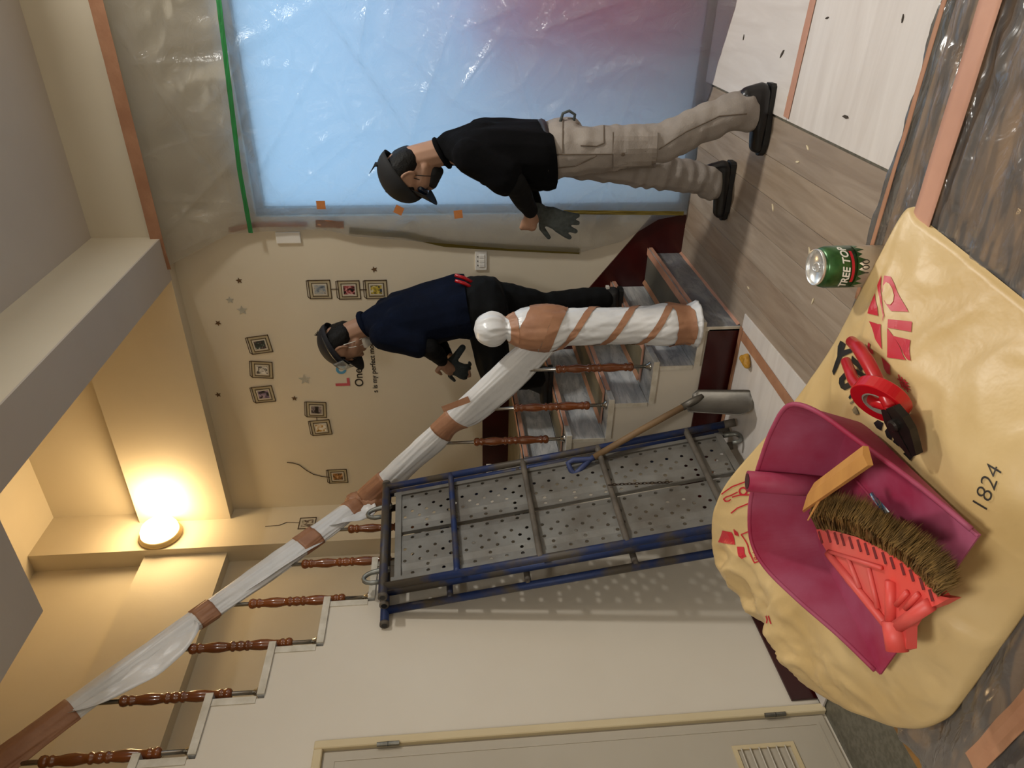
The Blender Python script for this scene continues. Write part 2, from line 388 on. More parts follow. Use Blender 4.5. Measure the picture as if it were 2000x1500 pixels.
TP = 2*math.pi
band('tape_spiral', lambda a: .66-.36*a/TP, .036, 0, TP*1.45, 160)
band('tape_spiral', lambda a: .66-.36*(a-3.3)/TP, .034, 3.3, 3.3+TP*1.5, 160, off=.0042)
band('tape_band', lambda a: .085+.02*math.sin(a), .085, 0, TP, 80, off=.005)
band('tape_band', lambda a: .74-.05*math.sin(a+.9), .125, 0, TP, 90, off=.004)
band('tape_band', lambda a: .655-.045*math.sin(a+.9), .05, 0, TP, 90, off=.0045)
band('tape_band', lambda a: .845+.015*math.sin(a), .035, 0, TP, 80, off=.005)

def sweep(path, sect, n=72, step=.012):
    """path: points; sect(t, a) -> (lateral, vertical) offsets; t = length along the path"""
    path = [Vector(p) for p in path]; L = [0]
    for a, b in zip(path, path[1:]): L.append(L[-1]+(b-a).length)
    N = max(3, int(L[-1]/step)); V = []
    for i in range(N+1):
        t = L[-1]*i/N; k = 0
        while k < len(path)-2 and t > L[k+1]: k += 1
        p = path[k].lerp(path[k+1], (t-L[k])/(L[k+1]-L[k])); d = (path[k+1]-path[k]).normalized()
        s = d.cross(Vector((0, 0, 1))).normalized(); u = s.cross(d)
        for j in range(n):
            l, v = sect(t, TP*j/n); V.append(p+s*l+u*v)
    F = [(i*n+j, i*n+(j+1) % n, (i+1)*n+(j+1) % n, (i+1)*n+j) for i in range(N) for j in range(n)]
    F += [tuple(range(n))[::-1], tuple(N*n+j for j in range(n))]
    return me_from(V, F, smooth=True), L[-1]
def wsec(lat, up, down, seed, wr=.09, grow=0.):
    def f(t, a):
        c, s = math.cos(a), math.sin(a)
        dn = down*(1+.28*ns(seed, t*2.6)) if callable(down) is False else down(t)
        k = 1+wr*ns(seed+c*1.6, s*1.6, t*5)+.7*wr*ns(seed+c*3.5, s*3.5, t*2.2)+.9*wr*abs(ns(seed+c*5, s*5+t*2, t*1.3))+.09*max(0, 1-7*abs(ns(seed+math.sin(a*.5)*4+t*.5, t*.9, c)))-.07*max(0, 1-8*abs(ns(seed+5+math.cos(a*.5)*5-t*.8, t*1.2, s)))
        tl = lat*(1-.45*max(0, -s))
        return ((tl*c)*k+grow*c, (up*s if s > 0 else dn*s)*k+grow*s)
    return f
P0, P1 = (-.085, -.872, .885), (-.955, -.90, 1.735)
def lowdrop(t): return .085-.035*math.exp(-((t-.63)/.07)**2)-.045*max(0, (t-1.08)/.12)+.02*math.sin(t*5)
mlow, Llow = sweep([P0, P1], wsec(.034, .058, lowdrop, 3))
hr = obj('wrapped_handrail', mlow, WRAP, rl)
def seg(path, t0, t1):
    path = [Vector(p) for p in path]; L = (path[1]-path[0]).length; return [path[0].lerp(path[1], t0/L), path[0].lerp(path[1], t1/L)]
def tband(path, t0, t1, lat, up, down, seed, parent, name='tape_band'):
    f0 = wsec(lat, up, down, seed, grow=.004); me, _ = sweep(seg(path, t0, t1), lambda t, a: f0(t+t0, a)); return obj(name, me, TAPE, parent)
tband([P0, P1], .575, .69, .034, .058, lowdrop, 3, hr)
# a small square of tape
strip('tape_patch', [at(866, 797, 1, -.915), at(918, 777, 1, -.915)][0:2], .03, (.1, -1, .3), TAPE, parent=hr, wob=.001, lift=.012)
tband([P0, P1], 1.06, Llow-.0, .036, .062, .05, 3, hr)
U0, U1 = (-.965, -.90, 1.765), (-.975, -2.42, 3.09)
up_d = lambda t: .05+.012*math.sin(t*4)
mup, Lup = sweep([U0, U1], wsec(.036, .052, up_d, 11, wr=.10))
hu = obj('wrapped_handrail', mup, WRAP, rl)
for t0, t1 in ((.03, .10), (.30, .40), (.845, .925), (1.42, 1.75)): tband([U0, U1], t0, t1, .036, .052, up_d, 11, hu)
tube_c = bmesh.new(); hull(tube_c, [((-.955, -.9, 1.70), .045), ((-.965, -.905, 1.80), .05)])
obj('tape_knot', blob([[((-.95, -.9, 1.69), .045), ((-.965, -.905, 1.80), .052)], [((-.93, -.9, 1.70), .04), ((-.98, -.92, 1.72), .045)]], .008, 2, disp=lambda c: .010*ns(c.x*40, c.y*40, c.z*60)), TAPE, rl); tube_c.free()
# loose flaps of plastic hanging from the wrap
def flap(p, q, drop, seed):
    p, q = Vector(p), Vector(q)
    def fn(a, b):
        v = p.lerp(q, a); env = math.sin(math.pi*a)**.6; v = v+Vector((.012*ns(seed+a*5, b*3), 0, -drop*b*env)); v.x += .015*b*math.sin(seed+a*6); return v
    V, F = grid(24, 8, fn); obj('plastic_flap', solid(me_from(V, F), .0008), WRAP, rl)
flap((-.95, -1.62, 2.37), (-.95, -2.0, 2.70), .13, 1); flap((-.95, -1.05, 1.87), (-.95, -1.50, 2.26), .07, 4); flap((-.95, -.93, 1.74), (-.95, -1.10, 1.90), .11, 8)
BPROF = [(0, .012), (.006, .019), (.016, .0215), (.026, .019), (.03, .015), (.036, .0195), (.044, .0195), (.05, .016), (.075, .0165), (.10, .0205), (.125, .0215), (.15, .019), (.168, .0155), (.172, .020), (.18, .0205), (.186, .0155), (.196, .0185), (.205, .0205), (.214, .0185), (.223, .0155), (.229, .0205), (.237, .020), (.242, .0155), (.26, .0175), (.285, .0215), (.31, .0205), (.335, .0165), (.35, .0155), (.356, .0195), (.364, .0195), (.369, .015), (.376, .019), (.386, .0215), (.396, .019), (.402, .012)]
def baluster(x, y, zb, ztop, w0, ln):
    b = obj('baluster', bm_me(lathe(bmesh.new(), (x, y, zb+w0), (0, 0, 1), [(t*ln/.402, r) for t, r in BPROF], 20), smooth=True), WOOD, rl)
    obj('steel_rod', bm_me(tb([(x, y, zb), (x, y, ztop)], .0085, 12), smooth=True), STEEL, b)
    obj('flange', bm_me(lathe(bmesh.new(), (x, y, zb), (0, 0, 1), [(0, .023), (.004, .023), (.010, .015), (.022, .011)], 16), smooth=True), STEEL, b)
for i, (x, k) in enumerate(((-.245, 2), (-.451, 3), (-.64, 4))):
    zr = P0[2]+(P1[2]-P0[2])*(x-P0[0])/(P1[0]-P0[0]); baluster(x, -.885, k*H1, zr, .08, .365)
baluster(-.935, -.895, zl, 1.72, .20, .42)
for m in range(1, 10):
    y = ysn(m)-.197; zb = zl+m*H2
    if y > -.90: continue
    zr = U0[2]+(U1[2]-U0[2])*(y-U0[1])/(U1[1]-U0[1]); baluster(-.975, y, zb, zr, .10, .40)
# ------------------------------------------------------------------ what lies outside the covered opening
CONC = mat('grey_concrete', '#E6DCCB', '#DACFBD', scale=3, rough=.8)
struct('floor_outside', bx(-3, 8, .15, 8, -.15, -.02), CONC)
struct('wall_outside_light_screen', bx(-3, 8, 1.3, 1.5, -.1, 1.45), CONC)  # unseen wall added so daylight on the curtain fades towards the floor
ALU = mat('grey_window_frame', '#9A958C', '#8C877E', scale=4, rough=.4, metal=.3)
wf = struct('window_1', bx(.2, .235, .03, .10, 0, 2.28, bev=.003), ALU)
obj('frame_head', bx(.235, 2.75, .03, .10, 2.24, 2.28, bev=.003), ALU, wf)
obj('frame_sill', bx(.235, 2.75, .03, .10, -.01, .03, bev=.003), ALU, wf)
m, nt, b = nodes('added_diffuser_pane'); nt.nodes.remove(b)
tr = nt.nodes.new('ShaderNodeBsdfTransparent'); tl = nt.nodes.new('ShaderNodeBsdfTranslucent'); mx = nt.nodes.new('ShaderNodeMixShader'); mx.inputs[0].default_value = .95
tl.inputs[0].default_value = (.96, .97, .98, 1); nt.links.new(tr.outputs[0], mx.inputs[1]); nt.links.new(tl.outputs[0], mx.inputs[2]); nt.links.new(mx.outputs[0], nt.nodes['Material Output'].inputs[0])
obj('added_diffuser_pane', bx(.235, 2.75, .062, .066, .03, 2.24), m, wf)  # pane added to blur the view and spread the light from outside
RED = mat('red_upholstery', '#F48CA4', '#EA7A94', scale=4, rough=.5)
ac = thing('stand_in_seat', (1.5, .5, -.02), 'blurred red seat, stand-in for an unidentified shape behind the plastic curtain', 'stand_in_seat')  # guessed seat shape, added to give the red blur behind the sheet
obj('backrest', bx(.95, 2.05, .21, .50, .30, 1.22, bev=.09, seg=4), RED, ac)
obj('seat_cushion', bx(1.02, 2.05, .20, .62, .30, .56, bev=.07, seg=4), RED, ac)
obj('armrest', bx(.90, 1.08, .22, .66, .10, .74, bev=.08, seg=4), RED, ac); obj('armrest', bx(2.03, 2.23, .16, .66, .10, .74, bev=.08, seg=4), RED, ac)
obj('base', bx(.98, 2.17, .26, .62, .06, .32, bev=.03), RED, ac)
for x in (.95, 2.1):
    for y in (.23, .57): obj('leg', bx(x-.025, x+.025, y-.025, y+.025, -.02, .07), BLACK, ac)

# ------------------------------------------------------------------ plastic curtain
m, nt, b = nodes('clear_plastic_curtain'); nt.nodes.remove(b)
def sh(t, **k):
    n = nt.nodes.new(t)
    for a, v in k.items(): n.inputs[a].default_value = v
    return n
def mixs(f, a, b_):
    n = nt.nodes.new('ShaderNodeMixShader')
    if isinstance(f, float): n.inputs[0].default_value = f
    else: nt.links.new(f, n.inputs[0])
    nt.links.new(a.outputs[0], n.inputs[1]); nt.links.new(b_.outputs[0], n.inputs[2]); return n
tr = sh('ShaderNodeBsdfTransparent', Color=(.97, .97, .97, 1)); tl = sh('ShaderNodeBsdfTranslucent', Color=(.92, .93, .94, 1))
df = sh('ShaderNodeBsdfDiffuse', Color=(.80, .80, .78, 1)); gl = sh('ShaderNodeBsdfAnisotropic', Roughness=.16)
fr = nt.nodes.new('ShaderNodeLayerWeight'); fr.inputs[0].default_value = .28
v = coords(nt); bmpn = nt.nodes.new('ShaderNodeBump'); bmpn.inputs['Strength'].default_value = .8; bmpn.inputs['Distance'].default_value = .014
nt.links.new(noise_tex(nt, v, 9, 5, .6, 1.5), bmpn.inputs['Height'])
for q in (tl, df, gl): nt.links.new(bmpn.outputs[0], q.inputs['Normal'])
s1 = mixs(.10, tl, df); s2 = mixs(.42, tr, s1); s3 = mixs(fr.outputs['Fresnel'], s2, gl)
nt.links.new(s3.outputs[0], nt.nodes['Material Output'].inputs[0])
CURT = m
random.seed(21)
# creases: straight ridges pulled from the taped points
cre = []
def cr(a, b_, wd, am): cre.append((Vector((a[0], a[1])), Vector((b_[0], b_[1])), wd, am))
def wp(x, y): p = at(x, y, 1, -.03); return (p.x, p.z)
for a, b_, wd, am in (((620, 0), (815, 280), .012, .016), ((800, 270), (900, 0), .03, .022), ((500, 440), (760, 210), .015, .010), ((640, 420), (810, 265), .012, .012),
                     ((760, 410), (520, 300), .010, .008), ((880, 430), (700, 330), .010, .008), ((1100, 470), (1000, 90), .02, .014), ((1150, 480), (1250, 100), .02, .012), ((1000, 475), (1330, 260), .015, .010),
                     ((480, 380), (640, 90), .010, .008), ((700, 120), (720, 0), .02, .02), ((900, 60), (1010, 10), .03, .03), ((1010, 30), (880, 200), .03, .02), ((1050, 60), (1200, 0), .03, .03),
                     ((300, 480), (470, 300), .012, .010), ((320, 500), (480, 430), .010, .008), ((230, 60), (330, 480), .014, .014), ((210, 10), (420, 330), .012, .012), ((260, 120), (470, 120), .012, .009)):
    cr(wp(*a), wp(*b_), wd, am)
for i in range(46):
    x, z = random.uniform(.0, 2.0), random.uniform(0.1, 2.7); a = random.choice((random.gauss(1.2, .5), random.gauss(-.7, .4), random.gauss(1.57, .2))); L = random.uniform(.2, .9)
    cr((x, z), (x+L*math.cos(a), z+L*math.sin(a)), random.uniform(.008, .02), random.uniform(.003, .008))
cA = np.array([(c[0].x, c[0].y) for c in cre]); cB = np.array([(c[1].x, c[1].y) for c in cre]); cW = np.array([c[2] for c in cre]); cH = np.array([c[3] for c in cre])
edge = [(2.75, -.03), (2.42, .125), (1.95, .14), (1.80, .10), (1.0, .02), (.58, -.012), (.35, .05), (.16, .17), (0, .20)]
def xleft(z):
    for (z0, x0), (z1, x1) in zip(edge, edge[1:]):
        if z <= z0 and z >= z1: return x0+(x1-x0)*(z0-z)/(z0-z1)
    return .2
nu, nv = 260, 320
P = []
for j in range(nv):
    z = .009+2.747*j/(nv-1); xl = xleft(z)
    for i in range(nu):
        s = i/(nu-1); P.append((xl+(2.9-xl)*s**1.25, z))
P = np.array(P)
d = cB-cA; LL = (d**2).sum(1); y = np.zeros(len(P))
for k in range(len(cre)):
    t = np.clip(((P-cA[k])@d[k])/LL[k], 0, 1); q = cA[k]+t[:, None]*d[k]; dist = np.sqrt(((P-q)**2).sum(1))
    y -= 1.7*cH[k]*np.exp(-dist/cW[k])*np.sin(np.pi*np.clip(t, .06, .94))**.5
V = []
for (x, z), dy in zip(P, y):
    base = -.028
    if z > 2.26: base = -.028-.075*((z-2.26)/.49)**1.3
    if x > .7 and z < 1.2: base -= .22*(min(1, (x-.7)/.5))*((1.2-z)/1.2)**1.6
    fold = .030*ns(x*2.2, z*.9, 3)+.014*ns(x*6, z*2.5, 8)+.006*ns(x*15, z*8, 2)
    fold -= .014*max(0, 1-7*abs(ns(x*1.6+z*1.1, z*1.3-x*.7, 5)))+.010*max(0, 1-9*abs(ns(x*2.4-z*1.5, z*2.0+x*.8, 9)))+.006*max(0, 1-8*abs(ns(x*5+z*2, z*4, 13)))
    e = min(1, (x-xleft(z))/.3); fold *= (.15+.85*e)*min(1, max(.05, (2.75-z)/.16)); dy *= min(1, max(.05, (2.75-z)/.16))
    V.append((x, min(base+fold+dy*(.3+.7*e), -.011 if z < 2.70 else -.094), z))
F = [(j*nu+i, j*nu+i+1, (j+1)*nu+i+1, (j+1)*nu+i) for j in range(nv-1) for i in range(nu-1)]
me = me_from(V, F, smooth=True)
tag(obj('plastic_curtain', me, CURT), 'wrinkled clear plastic sheet taped over the daylit opening', 'plastic sheet')

# ------------------------------------------------------------------ tapes on the back wall and on the curtain
tag(strip('wall_tape', [(-.035, -.108, 2.748), (.06, -.112, 2.751), (2.6, -.112, 2.756)], .06, Yn, TAPE, n=60, lift=.004), 'long brown tape holding the curtain top to the beam', 'tape')
tag(strip('wall_tape', [tuple(at(492, 452, 1, -.034)), tuple(at(470, 330, 1, -.036)), tuple(at(430, 0, 1, -.05)), (1.9, -.05, 2.25)], .022, Yn, GREEN, n=60, lift=.022, wob=.003), 'thin green tape running across the top of the curtain', 'tape')
tag(strip('wall_tape', [tuple(at(682, 450, 1, -.014)), tuple(at(790, 458, 1, -.014)), tuple(at(870, 476, 1, -.014)), tuple(at(1000, 484, 1, -.014)), tuple(at(1132, 490, 1, -.014))], .036, Yn, OLIVE, n=50, lift=.001), 'long olive tape down the left edge of the curtain', 'tape')
tag(strip('wall_tape', [tuple(at(448, 449, 1, -.012)), tuple(at(500, 438, 1, -.012)), tuple(at(600, 437, 1, -.012))], .026, Yn, TAPE, n=24, wob=.004), 'torn brown tape crossing the end of the green tape', 'tape')
tag(strip('wall_tape', [tuple(at(617, 436, 1, -.02)), tuple(at(672, 438, 1, -.02))], .04, Yn, TAPE, n=16, wob=.003), 'short brown tape patch beside the blank wall plate', 'tape')
tag(strip('wall_tape', [tuple(at(1100, 414, 1, -.03)), tuple(at(1335, 416, 1, -.03))], .022, Yn, OLIVE, n=30, wob=.003), 'faded brown tape low on the left jamb of the opening', 'tape')
for (x, y_, r, lb) in ((627, 400, 0, 'upright orange tape square on the curtain by the blank wall plate'), (779, 410, .45, 'tilted orange tape square on the curtain beside the black cap'), (895, 418, -.1, 'orange tape square on the curtain above the gloved hand')):
    c = at(x, y_, 1, -.062); h = .022; u = Vector((math.sin(r), 0, math.cos(r)))
    tag(strip('tape_square', [c-u*h, c+u*h], .042, Yn, ORANGE, n=6, wob=.0004, lift=.004), lb, 'tape', 'orange tape squares')

# ------------------------------------------------------------------ plates, stickers
PLATE = mat('white_switch_plastic', '#E4E2DC', None, rough=.35)
a, b_ = at(541, 475, 1, 0), at(586, 452, 1, 0)
tag(obj('blank_plate', bx(a.x, b_.x, -.011, -.0, b_.z, a.z, bev=.004, seg=2), PLATE), 'blank white wall plate below the green tape', 'wall plate')
a, b_ = at(928, 527, 1, 0), at(951, 490, 1, 0)
sw = thing('light_switch', ((a.x+b_.x)/2, 0, b_.z), 'white three-button light switch on the cream wall', 'switch')
obj('plate', bx(a.x, b_.x, -.009, 0, b_.z, a.z, bev=.003, seg=2), PLATE, sw)
mx, mz = (a.x+b_.x)/2, (a.z+b_.z)/2
for k in (-1, 0, 1):
    ro = obj('rocker', bx(mx+k*.025-.011, mx+k*.025+.011, -.0125, -.008, mz-.02, mz+.012, bev=.002), PLATE, sw)
    obj('indicator', bx(mx+k*.025-.004, mx+k*.025+.004, -.0105, -.0085, mz+.016, mz+.02), BLACK, sw)
INK = mat('brown_sticker_ink', '#4A3826', None, rough=.7)
PAPER = mat('white_photo_paper', '#CFC8BA', '#C6BEAD', scale=20, rough=.45)
BOXP = mat('cream_sticker_film', '#BFB395', '#B4A684', scale=9, rough=.6)
def bar(bm, p, q, wd, y0=-.0035, y1=-.001):
    p, q = Vector((p[0], p[1])), Vector((q[0], q[1])); d = (q-p).normalized(); n = Vector((-d.y, d.x))*wd/2; p, q = p-d*wd/2, q+d*wd/2
    prism(bm, [tuple(p+n), tuple(q+n), tuple(q-n), tuple(p-n)], 1, y0, y1); return bm
def photomat(i, cols):
    m, nt, b = nodes('photo_print_%d' % i); v = coords(nt)
    st = [(.3+.4*k/(len(cols)-1), S(c)) for k, c in enumerate(cols)]
    nt.links.new(ramp(nt, noise_tex(nt, v, 38, 3, .6, .6), st), b.inputs['Base Color']); b.inputs['Roughness'].default_value = .35; return m
frames = [((625, 565), 0, 1, ['#4A5560', '#8A939A', '#B3AFA4', '#6E5B4A'], 'grey and white', 'topmost of the upright row of three'),
          ((682, 566), 0, 1, ['#0F0E10', '#1A1719', '#B05A5A', '#E0CFC8'], 'black and pink', 'middle one of the upright row of three'),
          ((735, 565), 0, 1, ['#1E3D73', '#28303A', '#C9B23C', '#C9CCC8'], 'blue and yellow', 'lowest of the upright row of three'),
          ((508, 673), .12, 0, ['#D8DAD6', '#3C4A44', '#2B2A30', '#A88C84'], 'black and white', 'nearest the beam, first from the stars'),
          ((512, 722), -.1, 0, ['#EDEAE4', '#D8D5CE', '#2A2724', '#77706A'], 'bleached white', 'in the middle of the level row of three'),
          ((515, 770), .08, 0, ['#15151D', '#2A2630', '#8D7A99', '#B9A8AC'], 'dark violet', 'last of the level row of three'),
          ((618, 800), -.08, 0, ['#1A1716', '#3A3030', '#8D8285', '#C0A8A0'], 'dark portrait', 'linked to the bright yellow print'),
          ((627, 835), .06, 0, ['#EAE6DC', '#E0DACC', '#B88A2C', '#3A2E22'], 'bright white and yellow', 'linked to the dark portrait'),
          ((660, 930), 0, 0, ['#20160F', '#5A3A1C', '#B88448', '#D8C0A0'], 'brown and amber', 'hanging from a curved drawn wire')]
for i, ((x, y_), tilt, col, cols, look, where) in enumerate(frames):
    c = at(x, y_, 1, 0); th = thing('photo_sticker', (c.x, -.002, c.z), 'frame sticker with %s photo, %s' % (look, where), 'wall sticker', 'framed photo stickers')
    R = Matrix.Rotation(tilt, 2); cc = Vector((c.x, c.z)); w2, h2 = .054, .058
    def T(px, pz): return cc+R@Vector((px, pz))
    def rect(bm, a0, b0, a1, b1, wd, y0=-.0035):
        q = [T(a0, b0), T(a1, b0), T(a1, b1), T(a0, b1)]
        for k in range(4): bar(bm, q[k], q[(k+1) % 4], wd, y0)
    bm = bmesh.new(); prism(bm, [tuple(T(*k)) for k in ((-w2, -h2), (w2, -h2), (w2, h2), (-w2, h2))], 1, -.0012, 0); obj('film', bm, BOXP, th)
    bm = bmesh.new(); rect(bm, -w2, -h2, w2, h2, .0045); obj('outer_outline', bm, INK, th)
    bm = bmesh.new(); ix, iz = w2*.68, h2*.72; rect(bm, -ix-.004, -iz, ix, iz, .003)
    bar(bm, T(-w2, h2), T(-w2+.012, h2+.012), .003); bar(bm, T(-w2+.012, h2+.012), T(w2-.002, h2+.010), .003); bar(bm, T(w2-.002, h2+.010), T(w2, h2), .003)
    obj('inner_outline', bm, INK, th)
    bm = bmesh.new(); prism(bm, [tuple(T(*k)) for k in ((-ix+.002, -iz+.006), (ix-.004, -iz+.004), (ix-.005, iz-.005), (-ix+.003, iz-.004))], 1, -.004, -.001); pp = obj('photo_paper', bm, PAPER, th)
    bm = bmesh.new(); prism(bm, [tuple(T(*k)) for k in ((-ix*.72, -iz*.72), (ix*.70, -iz*.74), (ix*.68, iz*.72), (-ix*.70, iz*.74))], 1, -.0048, -.003); obj('photo_print', bm, photomat(i, cols), pp)
    if col and i < 2:
        bm = bmesh.new(); bar(bm, T(.0, -h2), T(.0, -h2-.036), .004); obj('drawn_link', bm, INK, th)
    if i == 6: bm = bmesh.new(); bar(bm, T(-w2, 0), T(-w2-.022, 0), .004); obj('drawn_link', bm, INK, th)
    if i == 8:
        pts = [at(a, b_, 1, 0) for a, b_ in ((644, 932), (628, 930), (612, 926), (598, 918), (585, 908), (572, 904), (561, 903))]; bm = bmesh.new()
        for p, q in zip(pts, pts[1:]): bar(bm, (p.x, p.z), (q.x, q.z), .004)
        obj('drawn_wire', bm, INK, th)
# one more sticker on the side of the corner column
c = at(600, 1021, 0, -1.745); th = thing('photo_sticker', (-1.748, c.y, c.z), 'small frame sticker with drawn wire on the corner column behind the rail', 'wall sticker', 'framed photo stickers')
bm = bmesh.new(); h = .05
for a0, b0, a1, b1 in ((-h, -h, h, -h), (h, -h, h, h), (h, h, -h, h), (-h, h, -h, -h)): obox(bm, (-1.748, c.y+(a0+a1)/2, c.z+(b0+b1)/2), (1, 0, 0), (0, 1, 0), (0, 0, 1), .003, abs(a1-a0)+.005, abs(b1-b0)+.005)
obj('outer_outline', bm, INK, th)
obj('photo_print', bx(-1.7495, -1.7465, c.y-.032, c.y+.032, c.z-.035, c.z+.035), photomat(20, ['#2A3A30', '#C9C2B0', '#6A5A50', '#1A1A1A']), th)
pts = [at(a, b_, 0, -1.748) for a, b_ in ((584, 1021), (560, 1020), (545, 1026), (518, 1028))]
obj('drawn_wire', tb(pts, .002, 6), INK, th)
# stars
STAR = mat('brown_star_sticker', '#5A4024', None, rough=.6); GREYSTAR = mat('pale_grey_star_mark', '#B4B1A4', '#A9A699', scale=30, rough=.7)
def star(x, y_, r, mt, lb, rot=0, gp='brown star stickers'):
    c = at(x, y_, 1, 0); bm = bmesh.new()
    prism(bm, [(c.x+(r if k % 2 == 0 else r*.45)*math.sin(rot+k*math.pi/5), c.z+(r if k % 2 == 0 else r*.45)*math.cos(rot+k*math.pi/5)) for k in range(10)], 1, -.002, 0)
    tag(obj('star_sticker', bm, mt), lb, 'sticker', gp)
for x, y_, rot, lb in ((467, 548, .2, 'brown star sticker above the upright row of frames'), (426, 631, -.3, 'brown star sticker closest to the beam, near the level row'), (426, 771, .1, 'brown star sticker above the dark violet photo'), (575, 778, .4, 'brown star sticker between the level row and the dark portrait'), (731, 526, 0, 'brown star sticker beside the blue and yellow photo')):
    star(x, y_, .018, STAR, lb, rot)
for x, y_, r, lb in ((473, 606, .030, 'pale grey star trace near the brown stars'), (449, 586, .022, 'small pale grey star trace by the beam'), (595, 741, .036, 'large pale grey star trace above the red letter')):
    star(x, y_, r, GREYSTAR, lb, .3, 'faded star traces')
LRED = mat('red_letter', '#C0525C', None, rough=.6); LBLUE = mat('blue_letter', '#4F93B8', None, rough=.6); LINK = mat('black_letter', '#26201A', None, rough=.6)
def wtext(name, s, size, px, mt, lb, bold=0, sx=1.):
    c = at(px[0], px[1], 1, 0); me = text_mesh(s, size, .0007, bold=bold); x0 = min(v.co.x for v in me.vertices)
    xform(me, lambda p: Vector((c.x+(p.x-x0)*sx, -.0012-p.z, c.z+p.y))); tag(obj(name, me, mt), lb, 'lettering')
wtext('letter_sticker', 'L', .115, (683, 753), LRED, 'red letter L on the cream wall', .003)
wtext('letter_sticker', 'o', .115, (676, 730), LBLUE, 'blue letter o on the cream wall beside the cap', .003)
wtext('wall_lettering', 'One fine', .070, (710, 754), LINK, 'black lettering reading One fine', .0006)
wtext('wall_lettering', 's is my perfect mom', .043, (738, 766), LINK, 'small black lettering below the words One fine', .0004, 1.0)

# ------------------------------------------------------------------ wall lamp on the column
GLOW = bpy.data.materials.new('lit_opal_glass'); GLOW.use_nodes = True
e = GLOW.node_tree.nodes['Principled BSDF']; e.inputs['Base Color'].default_value = (1, .9, .7, 1); e.inputs['Emission Color'].default_value = (1, .74, .38, 1); e.inputs['Emission Strength'].default_value = 3.2
lp = thing('wall_lamp', (-1.75, -.215, 3.0), 'round lit wall lamp with opal dish on the corner column', 'lamp')
lc = (-1.75, -.215, 3.13)
obj('lamp_base', bm_me(lathe(bmesh.new(), lc, (1, 0, 0), [(0, .125), (.02, .125), (.03, .11), (.04, .1)], 40), smooth=True), mat('cream_lamp_base', '#CDB480', None, rough=.4), lp)
obj('lamp_shade', bm_me(lathe(bmesh.new(), (lc[0]+.035, lc[1], lc[2]), (1, 0, 0), [(0, .112), (.02, .110), (.045, .098), (.065, .072), (.078, .035), (.081, .003)], 40), smooth=True), GLOW, lp)
# ------------------------------------------------------------------ scaffold pieces leaning on the stair wall
BLUE = mat('worn_blue_tube_paint', '#1F3260', '#4D463D', scale=6, rough=.5, bmp=.1, bscale=80, lo=.44, hi=.58, metal=.2)
RUST = mat('dusty_grey_brown_tube', '#6A6258', '#4C463E', scale=10, rough=.65, bmp=.15, bscale=60)
DECK = mat('dusty_galvanised_deck', '#868580', '#6B665E', scale=5, rough=.55, metal=.35, bmp=.08, bscale=40, stretch=(1, 1, 1))
TL, TR, BR = Vector((-.81, -1.617, 1.607)), Vector((-.78, -1.028, 1.625)), Vector((-.422, -1.111, .024)); BL = Vector((-.452, -1.700, .024))
E_ = (TL-TR).normalized(); G = (TR-BR).normalized(); NRM = E_.cross(G).normalized()
if NRM.x < 0: NRM = -NRM
def fp(a, b, off=0., q=None):
    """a: 0 right rail .. 1 left rail; b: 0 foot .. 1 top"""
    p = (BR.lerp(BL, a)).lerp(TR.lerp(TL, a), b)+NRM*off-G*(off*NRM.z/G.z)
    return p
def scaf(off, sh, label, rungs, ends, mats=(BLUE, RUST)):
    f = thing('scaffold_ladder', tuple(fp(.5, 0, off)), label, 'scaffold frame', 'leaning scaffold frames')
    S_ = E_*sh; r = .0165
    top = Vector((0, 0, 0))
    for a, b0 in ((0, 0), (1, 0)):
        p, q = fp(a, b0, off)+S_, fp(a, 1., off)+S_
        obj('side_rail', bm_me(tb([p, q], r, 14), smooth=True), BLUE, f)
        obj('foot_sleeve', bm_me(tb([p, p+(q-p).normalized()*.05], r+.002, 14), smooth=True), mats[1], f)
    p, q = fp(-.05, 1., off)+S_, fp(1.09+ends, 1., off)+S_
    tp = obj('top_bar', bm_me(tb([p, q], r+.0015, 14), smooth=True), BLUE, f)
    d = (q-p).normalized(); obj('open_end', bm_me(tb([q-d*.012, q+d*.002], r+.003, 14), smooth=True), mats[1], tp); obj('open_end', bm_me(tb([p-d*.002, p+d*.012], r+.003, 14), smooth=True), mats[1], tp)
    obj('bore_shade', bm_me(tb([q+d*.0021, q+d*.003], r-.004, 14)), BLACK, tp)  # black disc on the capped end, painted shade of the hollow tube
    for b in rungs:
        p, q = fp(0, b, off)+S_, fp(1, b, off)+S_
        obj('rung', bm_me(tb([p, p.lerp(q, .04), p.lerp(q, .5), p.lerp(q, .96), q], [.019, .0135, .0125, .0135, .019], 12), smooth=True), mats[0] if b > .7 else mats[1], f)
    return f
scaf(.0, 0, 'front blue scaffold frame with four grey rungs over the perforated decks', (.135, .385, .60, .81), 0)
scaf(-.072, -.03, 'second blue scaffold frame between the decks and the wall', (.12, .37, .61, .84), .02)
scaf(-.110, .03, 'rearmost blue scaffold frame flat against the stair wall', (.10, .36, .63, .83), .03)
